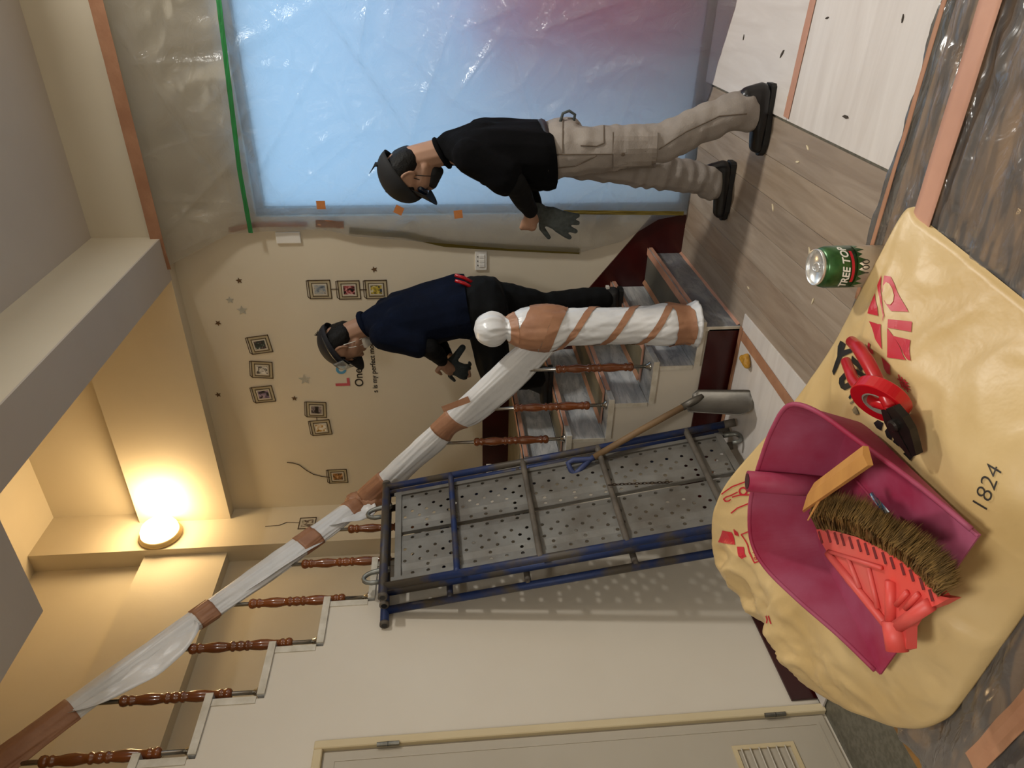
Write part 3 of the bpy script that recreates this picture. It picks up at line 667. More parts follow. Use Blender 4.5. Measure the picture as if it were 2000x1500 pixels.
# perforated decks
dk = thing('scaffold_deck', tuple(fp(.5, 0, -.05)), 'perforated grey steel scaffold deck with end hooks behind the rungs', 'scaffold deck')
def deckpt(a, b, o=0.): return fp(a, b, -.034+o)
def plank(a0, a1):
    rows, cols = 7, 44; b0, b1 = .055, .955; bm = bmesh.new(); cache = {}
    prof = [0, .004, .004, .004, .004, .004, 0, 0]
    def V(a, b, o):
        k = (round(a*1e5), round(b*1e5), round(o*1e6))
        if k not in cache: cache[k] = bm.verts.new(deckpt(a, b, o))
        return cache[k]
    for i in range(rows):
        for j in range(cols):
            A0, A1 = a0+(a1-a0)*i/rows, a0+(a1-a0)*(i+1)/rows; B0, B1 = b0+(b1-b0)*j/cols, b0+(b1-b0)*(j+1)/cols
            o0, o1 = prof[i], prof[i+1]
            q = [V(A0, B0, o0), V(A1, B0, o1), V(A1, B1, o1), V(A0, B1, o0)]
            hole = (i in (0, 6) and j % 2 == 0) or (i in (2, 4) and j % 2 == 1) or (i == 3 and j % 2 == 0) or (i == 5 and j % 4 == 0)
            if not hole: bm.faces.new(q); continue
            ca, cb = (A0+A1)/2, (B0+B1)/2; L = .0084
            wa, wb = L/.607, L/1.68; ov = [V(ca+wa*math.cos(t), cb+wb*math.sin(t), (o0+o1)/2) for t in [2*math.pi*k/8-math.pi*3/4 for k in range(8)]]
            for k in range(4):
                bm.faces.new((q[k], q[(k+1) % 4], ov[(2*k+2) % 8], ov[2*k+1])); bm.faces.new((q[k], ov[2*k+1], ov[2*k]))
    bmesh.ops.recalc_face_normals(bm, faces=bm.faces)
    bmesh.ops.solidify(bm, geom=bm.faces[:], thickness=.002)
    return bm_me(bm)
for a0, a1 in ((.075, .462), (.512, .90)):
    p = obj('deck_plank', plank(a0, a1), DECK, dk)
    for a in (a0, a1):
        bm = bmesh.new(); c = deckpt(a, .505, -.008); obox(bm, c, E_, G, NRM, .006, 1.672*.90, .018); obj('plank_flange', bm, DECK, p)
for b in (.045, .962): bm = bmesh.new(); obox(bm, deckpt(.4875, b, -.002), E_, G, NRM, .52, .022, .03, .003); obj('end_bar', bm, DECK, dk)
for a in (.06, .915): bm = bmesh.new(); obox(bm, deckpt(a, .505, -.002), E_, G, NRM, .014, 1.672*.92, .028, .003); obj('side_bar', bm, DECK, dk)
HK = mat('galvanised_hook', '#8F918C', '#7A7B75', scale=30, rough=.45, metal=.7)
def hook(a, b, s):
    c = deckpt(a, b, .0); pts = []
    pts = [c, c+G*s*.03]+[c+G*s*(.035+.032*math.sin(t))+E_*(.03-.03*math.cos(t)) for t in [math.pi*k/8 for k in range(1, 8)]]+[c+G*s*.02+E_*.060]
    h = bm_me(tb(pts, [.012]*2+[.010]*8, 10), smooth=True); obj('hook', h, HK, dk)
hook(.16, .985, 1.7); hook(.80, .985, 1.7); hook(.06, .035, -1); hook(.9, .035, -1)
# chain hanging over a rung
ch = thing('chain', tuple(fp(.47, .17, .03)), 'thin rusty steel chain hanging from a scaffold rung', 'chain')
CHM = mat('rusty_chain_steel', '#5A4A3C', '#3E3630', scale=60, rough=.5, metal=.8)
top = fp(.47, .385, .012)+NRM*.012
for i in range(24):
    c = top+Vector((0, 0, -.0165*i))+NRM*.001*(i % 2); d = Vector((0, 0, 1)); s = E_ if i % 2 else (E_*.3+NRM).normalized()
    lk = [c+d*(.0115*math.sin(t))+s*(.0055*math.cos(t)) for t in [2*math.pi*k/8 for k in range(8)]]; obj('chain_link', tb(lk, .0018, 5, closed=True), CHM, ch)
# ------------------------------------------------------------------ shovel
SW = mat('worn_wooden_shaft', '#8A6F4E', '#6B5338', scale=6, rough=.6, stretch=(1, 1, .3)); SB = mat('worn_dark_blade_steel', '#6A655C', '#4E4A44', scale=7, rough=.45, metal=.6, bmp=.1, bscale=20)
SBL = mat('blue_grip_plastic', '#3C4A78', '#34406A', scale=9, rough=.5)
tip = Vector((-.325, -1.085, .004)); sa = Vector((-.365, -1.03, .265)); gr = Vector((-.655, -1.005, .775))
gr = at(1160, 893, 1, -1.14)
sa = at(1350, 786, 1, -1.05); axis = (gr-sa).normalized()
tip = at(1470, 790, 2, .016); sv = thing('shovel', tuple(tip), 'shovel with wooden shaft, blue grip and flat grey blade', 'shovel')
mid = sa.lerp(gr, .5)+Vector((0, 0, .006))
obj('shaft', bm_me(tb([sa, sa.lerp(gr, .25)+Vector((0, 0, .004)), mid, gr], [.015, .0155, .0155, .015], 12), smooth=True), SW, sv)
obj('ferrule', bm_me(tb([sa-axis*.06, sa-axis*.02, sa+axis*.045], [.012, .018, .0175], 12), smooth=True), SB, sv)
d, s, u = frame(axis); vs = Vector((.853, .522, .0)); vs = (vs-axis*vs.dot(axis)).normalized()
g0 = gr; obj('grip', bm_me(tb([g0, g0+axis*.02, g0+axis*.09+vs*.035, g0+axis*.115+vs*.035, g0+axis*.12+vs*.0, g0+axis*.115-vs*.022, g0+axis*.09-vs*.02, g0+axis*.02], .013, 10), smooth=True), SBL, sv)
bd = (tip-sa).normalized(); bs = Vector((.08, 1, 0)); bs = (bs-bd*bs.dot(bd)).normalized(); bn = bd.cross(bs).normalized(); L = (tip-sa).length
def blade(a, b):
    wdt = .155*(.9+.1*b); prof = 1-.35*max(0, (b-.86)/.14)**2
    c = sa+bd*(L*(-.02+1.02*b*(1-.06*(2*a-1)**2*0)))
    return c+bs*(a-.5)*wdt*prof*(.62 if b < .02 else 1)+bn*(.022*((2*a-1)**2-.5))
V, F = grid(13, 18, blade); obj('blade', solid(me_from(V, F), .0025), SB, sv)
# little yellow block on the pale board
p = at(1462, 706, 2, .006)
yb = blob([[(p+Vector((0, -.03, .02)), .016), (p+Vector((.0, .03, .018)), .015), (p+Vector((.025, 0, .016)), .014)]], .004, 3, disp=lambda c: .003*ns(c.x*90, c.y*90, c.z*90))
zmin = min(v.co.z for v in yb.vertices); xform(yb, lambda c: Vector((c.x, c.y, c.z-zmin+.0055)))
tag(obj('yellow_block', yb, mat('yellow_foam', '#B98A2C', '#9C7020', scale=40, rough=.6)), 'small chipped yellow block on the pale board by the stairs', 'block')
# ------------------------------------------------------------------ plastic-covered table in the foreground
TW = mat('brown_table_wood', '#8A632F', '#6B4A20', scale=3, rough=.5, stretch=(.4, 4, 1))
ZT = 0.594
K = 1.26      # table group's positions and sizes scaled about the camera to true size (can 66 mm across, pliers 19 cm long)
tb_ = thing('table', (1.2138, -2.926, -.006), 'brown wooden table under the clear plastic cover', 'table')
obj('table_top', bx(0.294, 2.3, -3.38, -2.611, ZT-.035, ZT, bev=.006, seg=2), TW, tb_)
obj('apron', bx(0.3696, 2.24, -3.33, -2.674, ZT-.13, ZT-.036), TW, tb_)
for x in (0.42, 2.2):
    for y in (-3.29, -2.7244): obj('leg', bx(x-.03, x+.03, y-.03, y+.03, -.006 if x < .8 else .006, ZT-.036, bev=.004), TW, tb_)
m, nt, b = nodes('crinkled_clear_film'); nt.nodes.remove(b)
tr = sh('ShaderNodeBsdfTransparent', Color=(.93, .93, .93, 1)); df = sh('ShaderNodeBsdfDiffuse', Color=(.72, .68, .64, 1)); gl = sh('ShaderNodeBsdfAnisotropic', Roughness=.2)
fr = nt.nodes.new('ShaderNodeLayerWeight'); fr.inputs[0].default_value = .42
v = coords(nt, (1, 2.2, 1)); bmpn = nt.nodes.new('ShaderNodeBump'); bmpn.inputs['Strength'].default_value = .6; bmpn.inputs['Distance'].default_value = .012
nt.links.new(noise_tex(nt, v, 14, 3, .55, 1.0), bmpn.inputs['Height'])
for q in (df, gl): nt.links.new(bmpn.outputs[0], q.inputs['Normal'])
s1 = mixs(.13, tr, df); s3 = mixs(fr.outputs['Fresnel'], s1, gl); nt.links.new(s3.outputs[0], nt.nodes['Material Output'].inputs[0])
FILM = m
def film(a, b):
    x = 0.2688+2.0412*a; t = b*1.15
    # down the far side, over the edge, across the top
    if t < .20: y, z = -2.5921, ZT-.02-(.20-t)*1.0
    elif t < .23: k = (t-.20)/.03; y, z = -2.5921-.02*k, ZT-.02+.024*k
    else: y, z = -2.6121-(t-.23)/.92*.72, ZT+.004
    w = .007*(1+ns(x*5+t*2, t*18))+.010*(1-abs(ns(x*6+t*9, t*26, 3))*2.2)*.5+.009*abs(ns(x*16+t*14, t*20, 9))+.003*abs(ns(x*40, t*60, 5))+.005
    if t >= .23: z += w
    else: y += .6*w
    if x < 0.3444: z -= (0.3444-x)*2.2*max(0, (0.3444-x)/.075)
    return Vector((x, y, z))
V, F = grid(300, 200, film); tag(obj('plastic_table_cover', me_from(V, [f[::-1] for f in F], smooth=True), FILM), 'crinkled clear plastic film spread over the brown table', 'plastic sheet')
def ftape(y0, y1, x0, x1, wd, seed):
    def fn(a, b):
        x = x0+(x1-x0)*a; y = y0+(y1-y0)*a+wd*(b-.5)+.002*ns(seed, x*9); return Vector((x, y, ZT+.0285+.0015*ns(x*12, b*2, seed)))
    V, F = grid(60, 5, fn); return solid(me_from(V, F), .001)
tag(obj('table_tape', ftape(-2.7307, -2.7055, 0.924, 2.3, .042, 2), TAPEP), 'wide pinkish tape across the plastic table cover beside the bag', 'tape')
tag(obj('table_tape', ftape(-2.6311, -2.6311, 0.8988, 2.3, .010, 5), TAPE), 'narrow brown tape along the far edge of the plastic table cover', 'tape')
tag(strip('table_tape', [tuple(at(1905, 1492, 2, ZT+.028)), tuple(at(2060, 1330, 2, ZT+.028))], .03, Zn, TAPE, wob=.003), 'brown tape on the plastic cover at the corner near the door', 'tape')

# ------------------------------------------------------------------ kraft cement bag
BAGM = mat('tan_woven_bag', '#CDB382', '#BC9E68', scale=5, rough=.42, bmp=.14, bscale=30, lo=.3, hi=.7)
INKR = mat('red_bag_print', '#B5202F', None, rough=.4); INKK = mat('black_bag_print', '#17191C', None, rough=.3); INKP = mat('black_marker', '#2B2620', None, rough=.6)
# outline seen from above, with the height of its rim
OUT = [(1.0689, -2.6929, 0.6267), (0.9646, -2.702, 0.660), (0.8222, -2.6693, 0.6677), (0.6468, -2.6236, 0.6986), (0.4704, -2.5921, 0.759), (0.3318, -2.5732, 0.759), (0.231, -2.5858, 0.7301), (0.1617, -2.6488, 0.6671), (0.1932, -2.737, 0.6545), (0.168, -2.8063, 0.6482), (0.2247, -2.9134, 0.6419), (0.3066, -3.0079, 0.6356), (0.3822, -3.0772, 0.6293), (0.4578, -3.1125, 0.6293), (0.5208, -3.1225, 0.6293), (0.6468, -3.1314, 0.6293), (0.7728, -3.1402, 0.6293), (0.924, -3.1528, 0.6267), (1.0248, -3.0772, 0.6242), (1.0399, -2.9512, 0.6242), (1.0563, -2.8126, 0.6242), (1.0663, -2.7244, 0.6255)]
def catm(pts, n):
    out = []; N = len(pts)
    for i in range(N):
        p0, p1, p2, p3 = [Vector(pts[(i+k-1) % N]) for k in range(4)]
        for j in range(n):
            t = j/n; out.append(.5*((2*p1)+(p2-p0)*t+(2*p0-5*p1+4*p2-p3)*t*t+(3*p1-p0-3*p2+p3)*t**3))
    return out
ring = catm(OUT, 13); NR = len(ring); cx, cy = 0.6468, -2.8756
def rdg(x, y, s_): return 1-2*abs(ns(x, y, s_))
def crumple(x, y):
    k = min(1, max(0, (0.42-x)/.22))+min(1, max(0, (-3.0394-y)/.10))*.7*(x < 0.6468)
    k = min(1, k)
    c = .040*k*(rdg(x*6+y*3, y*6, 4)-.5)+.022*k*(rdg(x*14, y*13+x*5, 7)-.45)+.008*k*(rdg(x*33, y*30, 3)-.4)
    return c+.003*ns(x*11, y*13, 1)+.0022*max(0, rdg(x*9-y*5, y*9+x*4, 2)-.55)*4+.005*ns(x*4, y*4, 6)
def mid_h(x, y):
    return 0.686+.057*max(0, min(1, (0.7224-x)/.44))*max(0, min(1, (y--3.0142)/.38)) - .038*max(0, min(1, (x-0.8736)/.20))
V = []; NRING = 58
for j in range(NRING):
    q = j/(NRING-1)             # 0 rim .. 1 centre
    for r in ring:
        x, y = r.x+(cx-r.x)*q, r.y+(cy-r.y)*q; e = 1-(1-min(1, q/.40))**1.7
        z = r.z+(mid_h(x, y)-r.z)*e+crumple(x, y)*min(1, q*7+.25); V.append((x, y, z))
top_n = len(V)
# rolled rim and underside
for fx, dz in ((-.004, -.010), (-.004, -.020), (.03, -1), (.25, -1)):
    for r in ring:
        z = r.z+dz if dz > -.5 else ZT+.0225
        x, y = r.x+(cx-r.x)*fx, r.y+(cy-r.y)*fx; V.append((x, y, max(z, ZT+.0225)))
F = [(j*NR+i, (j+1)*NR+i, (j+1)*NR+(i+1) % NR, j*NR+(i+1) % NR) for j in range(NRING-2) for i in range(NR)]
F.append(tuple((NRING-2)*NR+i for i in range(NR)))
b0 = top_n
F += [(i, (i+1) % NR, b0+(i+1) % NR, b0+i) for i in range(NR)]
for k in range(3): F += [(b0+k*NR+i, b0+k*NR+(i+1) % NR, b0+(k+1)*NR+(i+1) % NR, b0+(k+1)*NR+i) for i in range(NR)]
F.append(tuple(b0+3*NR+i for i in range(NR))[::-1])
bm = bmesh.new(); bm.from_mesh(me_from(V, F)); bmesh.ops.triangulate(bm, faces=[f for f in bm.faces if len(f.verts) > 4])
bagme = bm_me(bm, smooth=True); bag = tag(obj('cement_bag', bagme, BAGM), 'tan paper cement bag with red and black print lying on the table', 'bag')
BVH = BVHTree.FromPolygons([v.co.copy() for v in bagme.vertices], [tuple(p.vertices) for p in bagme.polygons])
def bagz(x, y, off=0.):
    h = BVH.ray_cast(Vector((x, y, 1.5)), Vector((0, 0, -1)))[0]; return (h.z if h else ZT+.02)+off
def onbag(x, y):
    o, d = ray(x, y); h = BVH.ray_cast(o, d.normalized())[0]
    return h if h is not None else BVH.find_nearest(at(x, y, 2, .70))[0]
def decal(name, polys, mt, label=None, fine=.008, off=.0016):
    """flat print: outlines laid on the bag's own surface"""
    bm = bmesh.new()
    for poly in polys:
        pts = [onbag(*q) for q in poly]; vs = [bm.verts.new((p.x, p.y, 0)) for p in pts]
        if len(vs) > 2:
            try: bm.faces.new(vs)
            except ValueError: pass
    bmesh.ops.triangulate(bm, faces=bm.faces[:])
    for _ in range(4):
        es = [e for e in bm.edges if e.calc_length() > fine]
        if not es: break
        bmesh.ops.subdivide_edges(bm, edges=es, cuts=1); bmesh.ops.triangulate(bm, faces=[f for f in bm.faces if len(f.verts) > 3])
    for v in bm.verts: v.co.z = bagz(v.co.x, v.co.y, off)
    bmesh.ops.recalc_face_normals(bm, faces=bm.faces)
    if sum(f.normal.z for f in bm.faces) < 0: bmesh.ops.reverse_faces(bm, faces=bm.faces[:])
    o = obj(name, bm_me(bm, normals=False), mt, bag)
    if label: o['label'] = label
    return o
def stroke(pts, wd):
    """polyline in photo pixels -> quads"""
    out = []
    for p, q in zip(pts, pts[1:]):
        p, q = Vector(p), Vector(q); d = (q-p).normalized(); n = Vector((-d.y, d.x))*wd/2; p, q = p-d*wd*.25, q+d*wd*.25
        out.append([tuple(p+n), tuple(q+n), tuple(q-n), tuple(p-n)])
    return out
def Z8(pts): return [(1560+x*.2, 620+y*.2) for x, y in pts]
def Z7(pts): return [(1560+x*.12, 440+y*.12) for x, y in pts]
def Z6(pts): return [(1380+x*.4, 400+y*.4) for x, y in pts]
# logo: split diamond
decal('logo_print', [Z6(p) for p in (
    [(858, 342), (838, 395), (842, 430), (858, 462), (862, 500), (850, 545), (800, 532), (827, 430), (840, 470), (850, 505), (845, 520)][:1]+[(838, 392), (845, 440), (858, 500), (866, 540), (860, 575), (872, 540), (862, 480), (856, 430)],
    [(826, 430), (790, 530), (842, 542), (838, 500)],
    [(872, 345), (903, 350), (990, 522), (905, 518), (872, 470), (862, 420)],
    [(797, 568), (840, 582), (855, 582), (860, 705), (830, 660)],
    [(890, 558), (1008, 570), (1004, 620), (888, 600)],
    [(886, 600), (905, 625), (978, 757), (886, 745)],
    [(915, 640), (1000, 660), (1001, 760), (985, 755)])], INKR, 'red split-diamond logo print')
decal('logo_eye', [Z6([(884, 377), (900, 385), (915, 410), (923, 440), (920, 470), (905, 488), (888, 485), (874, 462), (868, 430), (870, 395)])], BAGM, off=.0026)
# black lettering
for lp_ in [Z8(p) for p in (
    [(415, 225), (465, 260), (445, 320), (520, 300), (530, 340), (430, 385), (350, 565), (335, 525), (385, 380), (390, 280)],
    [(405, 590), (470, 520), (500, 560), (450, 620), (455, 650), (480, 640), (540, 580), (550, 600), (520, 680), (460, 712), (420, 690), (400, 640)],
    [(530, 370), (640, 480), (620, 530), (520, 430)], [(560, 500), (680, 560), (660, 600), (560, 540)],
    [(495, 780), (545, 690), (555, 710), (550, 750), (505, 800)], [(508, 830), (550, 800), (560, 815), (512, 850)],
    [(530, 900), (560, 860), (600, 940), (570, 950), (545, 935)],
    [(740, 1030), (780, 1000), (835, 1030), (815, 1105), (770, 1080)], [(850, 1110), (880, 1075), (930, 1120), (915, 1200), (870, 1170)],
    [(960, 1140), (1040, 1160), (1030, 1215), (985, 1260), (930, 1215)],
    [(1110, 1150), (1150, 1210), (1130, 1290), (1205, 1305), (1095, 1395), (1030, 1330), (1075, 1290), (1080, 1200)])]: decal('black_letter', [lp_], INKK)
# red characters
ch1 = [Z8(p) for p in ([(690, 240), (705, 260), (700, 300), (735, 320), (740, 360), (715, 350), (690, 330), (680, 280)], [(815, 385), (900, 465), (905, 560), (870, 545), (840, 490)])]
for k in range(3): ch1 += stroke(Z8([(985+28*k, 560+22*k), (1020+28*k, 680+22*k)]), 2.4)+stroke(Z8([(975+25*k, 600+38*k), (1075+10*k, 640+30*k)]), 2.4)
decal('red_characters', ch1, INKR)
# handwritten numbers
def Z5(pts): return [(1300+x*.35, 500+y*.35) for x, y in pts]
def tdecal(name, txt, org, dr, up, size, mt, label=None, bold=0, shear=0):
    me = text_mesh(txt, 1, 0, bold=bold, shear=shear); bm = bmesh.new(); bm.from_mesh(me)
    bmesh.ops.remove_doubles(bm, verts=bm.verts, dist=1e-5)
    dr, up, org = Vector(dr).normalized(), Vector(up).normalized(), Vector(org)
    for v in bm.verts:
        p = org+dr*(v.co.x*size)+up*(v.co.y*size); h = onbag(p.x, p.y); v.co = Vector((h.x, h.y, bagz(h.x, h.y, .0016)))
    bmesh.ops.recalc_face_normals(bm, faces=bm.faces); o = obj(name, bm_me(bm, normals=False), mt, bag)
    if label: o['label'] = label
tdecal('handwritten_number', '1824', (1926, 1006), (.36, -.93), (-.9, -.42), 48, INKP, 'handwritten number 1824', shear=.1, bold=-.012)
# pictogram boxes at the rolled end
def Z9(pts): return [(1380+x*.2467, 880+y*.2467) for x, y in pts]
pic = []
for pl_ in ([(125, 345), (210, 285), (310, 248), (380, 350), (270, 352), (210, 368)], [(200, 495), (250, 455), (370, 405)], [(280, 665), (365, 630)], [(280, 668), (385, 888), (478, 848)],
            [(140, 385), (155, 402), (180, 400), (195, 388)], [(140, 385), (160, 368), (200, 355), (250, 330)]): pic += stroke(Z9(pl_), 2.6)
for t in range(12):
    a, a2 = TP*t/12, TP*(t+1)/12; pic += stroke(Z9([(295+30*math.cos(a), 322+28*math.sin(a)), (295+30*math.cos(a2), 322+28*math.sin(a2))]), 3.2)
tdecal('unit_mark', 'Kg', (1470, 1078), (.55, .85), (.95, -.35), 17, INKR)
for k in range(3): pic += stroke(Z9([(222+12*k, 625+10*k), (232+12*k, 668+4*k)]), 2.2)
pic += stroke(Z9([(475, 1310), (485, 1340), (480, 1365)]), 2.4)+stroke(Z9([(495, 1310), (505, 1345), (515, 1370)]), 2.4)
decal('red_pictograms', pic, INKR, 'red pictogram boxes with a hook sign', fine=.01)['kind'] = 'stuff'
decal('red_stripe', [Z9([(130, 632), (205, 648), (230, 745), (95, 725)]), Z9([(245, 760), (300, 762), (322, 840), (285, 860)])], INKR)

# ------------------------------------------------------------------ dustpan
PAN = mat('dusty_crimson_plastic', '#8C1238', '#A25A74', scale=5, rough=.62, lo=.40, hi=.72, detail=8)
PANI = PAN
ZB = 0.7074
br, bl_, lr, ll = Vector((0.8043, -2.8315, ZB)), Vector((0.556, -2.8378, ZB)), Vector((0.8206, -3.1125, ZB-.006)), Vector((0.5056, -3.0671, ZB-.006))
dp = thing('dustpan', (0.672, -2.9512, ZB-.006), 'crimson plastic dustpan with raised back and handle socket on the bag', 'dustpan')
def edge_wall(path):
    """path: (base point, rim point) pairs -> thick curved wall"""
    V = []; n = 7
    for b, r in path:
        for k in range(n):
            t = k/(n-1); p = b.lerp(r, t); V.append(p)
    F = [(i*n+k, (i+1)*n+k, (i+1)*n+k+1, i*n+k+1) for i in range(len(path)-1) for k in range(n-1)]
    return V, F
# base outline from the right end of the lip round the back to the left end of the lip
base = [lr, lr.lerp(br, .3), lr.lerp(br, .6), lr.lerp(br, .86), br+Vector((-.012, -.008, 0)), br.lerp(bl_, .2), br.lerp(bl_, .4), br.lerp(bl_, .6), br.lerp(bl_, .8), bl_+Vector((.012, -.008, 0)), bl_.lerp(ll, .14), bl_.lerp(ll, .4), bl_.lerp(ll, .7), ll]
rimh = [.003, .022, .046, .066, .078, .084, .088, .090, .088, .082, .072, .052, .024, .003]
outw = [(.0, 0), (.010, -.002), (.018, 0), (.022, .004), (.018, .014), (.006, .020), (0, .022), (-.002, .022), (-.006, .020), (-.018, .014), (-.022, .004), (-.016, 0), (-.008, -.002), (0, 0)]
rim = [b+Vector((o[0]*K, o[1]*K, h*K)) for b, h, o in zip(base, rimh, outw)]
def dense(pts, n=6):
    out = []; N = len(pts)
    for i in range(N-1):
        p0, p1, p2, p3 = pts[max(0, i-1)], pts[i], pts[i+1], pts[min(N-1, i+2)]
        for j in range(n):
            t = j/n; out.append(.5*((2*p1)+(p2-p0)*t+(2*p0-5*p1+4*p2-p3)*t*t+(3*p1-p0-3*p2+p3)*t**3))
    return out+[pts[-1]]
BD, RD = dense(base), dense(rim)
V, F = edge_wall(list(zip(BD, RD)))
n0 = len(V); c = (lr+ll+br+bl_)/4; nb = len(BD)
# floor of the pan: rows from the side outline to the centre line
cen = len(V); V.append(c)
F += [(i*7, cen, (i+1)*7) for i in range(nb-1)]+[((nb-1)*7, cen, 0)]
bm = bmesh.new(); bm.from_mesh(me_from(V, F)); bmesh.ops.recalc_face_normals(bm, faces=bm.faces)
bmesh.ops.solidify(bm, geom=bm.faces[:], thickness=.003)
obj('pan', bm_me(bm), PAN, dp)
obj('rim_bead', bm_me(tube(bmesh.new(), [p for p in RD[1:-1]], .0038, 8), smooth=True), PAN, dp)
obj('rib', bm_me(tb([br.lerp(bl_, .33)+Vector((0, -.04, .002)), br.lerp(bl_, .33)+Vector((.005, -.21, .0))], .0026, 6), smooth=True), PAN, dp)
sp = br.lerp(bl_, .53)
h0, h1 = sp+Vector((0, .012, .134)), sp+Vector((.0, -.012, .008))
obj('handle_socket', bm_me(tb([h0, h0.lerp(h1, .5), h1], [.017, .0175, .016], 16), smooth=True), PAN, dp)
d = (h0-h1).normalized(); obj('socket_bore_shade', bm_me(tb([h0+d*.0005, h0+d*.0012], .0125, 16)), mat('dark_crimson_bore_shade', '#3A0616', None, rough=.7), dp)  # dark disc paints the shade inside the closed socket
# ------------------------------------------------------------------ broom head in the pan
COR = mat('dusty_coral_plastic', '#D8473F', '#C9605A', scale=6, rough=.5, lo=.4, hi=.7); BRS = mat('coarse_brown_bristle', '#8A6A34', '#5E4720', scale=40, rough=.7)
def P6(x, y, z): return at(1470+x*.36, 800+y*.36, 2, z)
bh = thing('broom_head', tuple(P6(700, 950, ZB+.004)), 'coral red hand broom head with brown bristles lying in the dustpan', 'broom')
zp = ZB+.026
outl = [(345, 650), (385, 645), (450, 660), (560, 690), (650, 730), (760, 790), (870, 865), (960, 950), (1010, 1010), (1070, 1022), (1000, 1060), (930, 1085), (860, 1140), (835, 1180), (832, 1300), (790, 1310), (750, 1290), (735, 1180), (700, 1150), (600, 1050), (500, 930), (420, 800), (360, 700)]
bm = bmesh.new(); pts = [P6(x, y, zp) for x, y in outl]
A = [bm.verts.new(p) for p in pts]; B = [bm.verts.new(p-Vector((0, 0, .015))) for p in pts]; bm.faces.new(A); bm.faces.new(B[::-1])
for i in range(len(A)): bm.faces.new((A[i], A[(i+1) % len(A)], B[(i+1) % len(A)], B[i]))
obj('broom_plate', bm, COR, bh)
for a, b_, r in (((410, 780), (720, 1160), .005), ((520, 810), (580, 970), .003), ((630, 860), (680, 1080), .003), ((750, 930), (750, 1150), .006), ((960, 1060), (780, 1180), .007), ((780, 1060), (840, 990), .003), ((830, 1080), (900, 1000), .003), ((410, 770), (700, 860), .0025)):
    obj('rib', bm_me(tb([P6(*a, zp+.002), P6(*b_, zp+.003)], r*K, 8), smooth=True), COR, bh)
obj('handle_stub', bm_me(tb([P6(760, 1150, zp+.004), P6(785, 1310, zp+.004)], .014, 14), smooth=True), COR, bh)
top = [(355, 655), (400, 650), (440, 660), (475, 668), (520, 685), (565, 700), (605, 718), (650, 740), (700, 768), (745, 795), (800, 828), (850, 862), (905, 908), (955, 970)]
SLOT = mat('dark_red_slot_shade', '#6A1A1C', None, rough=.7)
for x, y in top: obj('slot_shade', bm_me(tb([P6(x+5, y+6, zp+.0005), P6(x+24, y+70, zp+.0008)], .002, 6)), SLOT, bh)  # dark rods on the plate, colour stands for shade in the slots
random.seed(5)
def bristles(line, dirs, n, ln, spread):
    bm = bmesh.new()
    for _ in range(n):
        t = random.random()**.9; k = min(int(t*(len(line)-1)), len(line)-2); q = t*(len(line)-1)-k
        p = Vector(line[k]).lerp(Vector(line[k+1]), q); d = Vector(dirs[k]).lerp(Vector(dirs[k+1]), q)
        a = P6(p.x+random.gauss(0, 5), p.y+random.gauss(0, 6), ZB+.004+random.random()*.023); tip2 = p+d*(ln*random.uniform(.65, 1.06))+Vector((random.gauss(0, spread), random.gauss(0, spread)))
        e = P6(tip2.x, tip2.y, ZB+.004+random.random()**1.2*.056); mm = a.lerp(e, .55)+Vector((random.gauss(0, .002), random.gauss(0, .002), .008))
        w = Vector((random.gauss(0, 1), random.gauss(0, 1), random.gauss(0, .5))).normalized()*.0009
        vs = [bm.verts.new(x) for x in (a-w, a+w, mm+w, mm-w, e)]
        bm.faces.new((vs[0], vs[1], vs[2], vs[3])); bm.faces.new((vs[3], vs[2], vs[4]))
    o = obj('bristles', bm_me(bm, normals=False), BRS, bh); o['kind'] = 'stuff'
    return o
bristles([(360, 650), (450, 650), (560, 680), (650, 725), (720, 760)], [(-.15, -1), (.15, -1), (.3, -1), (.3, -.9), (.25, -.9)], 4200, 200, 14)
bristles([(700, 755), (780, 800), (870, 870), (950, 950), (1010, 1010)], [(.3, -.8), (.45, -.8), (.6, -.75), (.7, -.6), (.5, -.4)], 3800, 215, 14)
# broken stick, wrapper
STK = mat('split_pine', '#C08A48', '#A8733A', scale=8, rough=.6, stretch=(.5, 3, 1))
a, b_ = P6(640, 250, ZB+.078), P6(290, 500, ZB+.064); sd = (b_-a).normalized(); sl = (b_-a).length; ss = sd.cross(Vector((0, 0, 1))).normalized(); su = ss.cross(sd)
bm = bmesh.new(); cs = [(-.5, 0), (.5, -.05), (.55, .5), (.1, .8), (-.5, .6)]; R0 = [bm.verts.new(a+ss*(x*.025)+su*(y*.012)) for x, y in cs]; R1 = [bm.verts.new(a+sd*(sl*e)+ss*(x*.025)+su*(y*.012)) for (x, y), e in zip(cs, (1.08, .80, .74, .86, 1.02))]
bm.faces.new(R0); bm.faces.new(R1[::-1])
for i in range(5): bm.faces.new((R0[i], R0[(i+1) % 5], R1[(i+1) % 5], R1[i]))
stk = thing('broken_stick', tuple(b_), 'split piece of pine wood lying across the dustpan', 'stick'); obj('stick_body', bm, STK, stk)
obj('splinter', bm_me(tb([a.lerp(b_, .45)+ss*.012, P6(300, 600, ZB+.066)], [.004, .001], 6)), STK, stk)
a = P6(660, 500, ZB+.028)
V, F = grid(8, 5, lambda u, v_: P6(630+90*u+20*v_, 460+110*u-15*v_, ZB+.036+.012*math.sin(u*5+v_*3)))
tag(obj('wrapper', solid(me_from(V, F), .0006), mat('blue_white_wrapper', '#3E7FB4', '#C9D2D6', scale=90, rough=.35, lo=.45, hi=.55)), 'small blue and white wrapper among the bristles', 'wrapper')

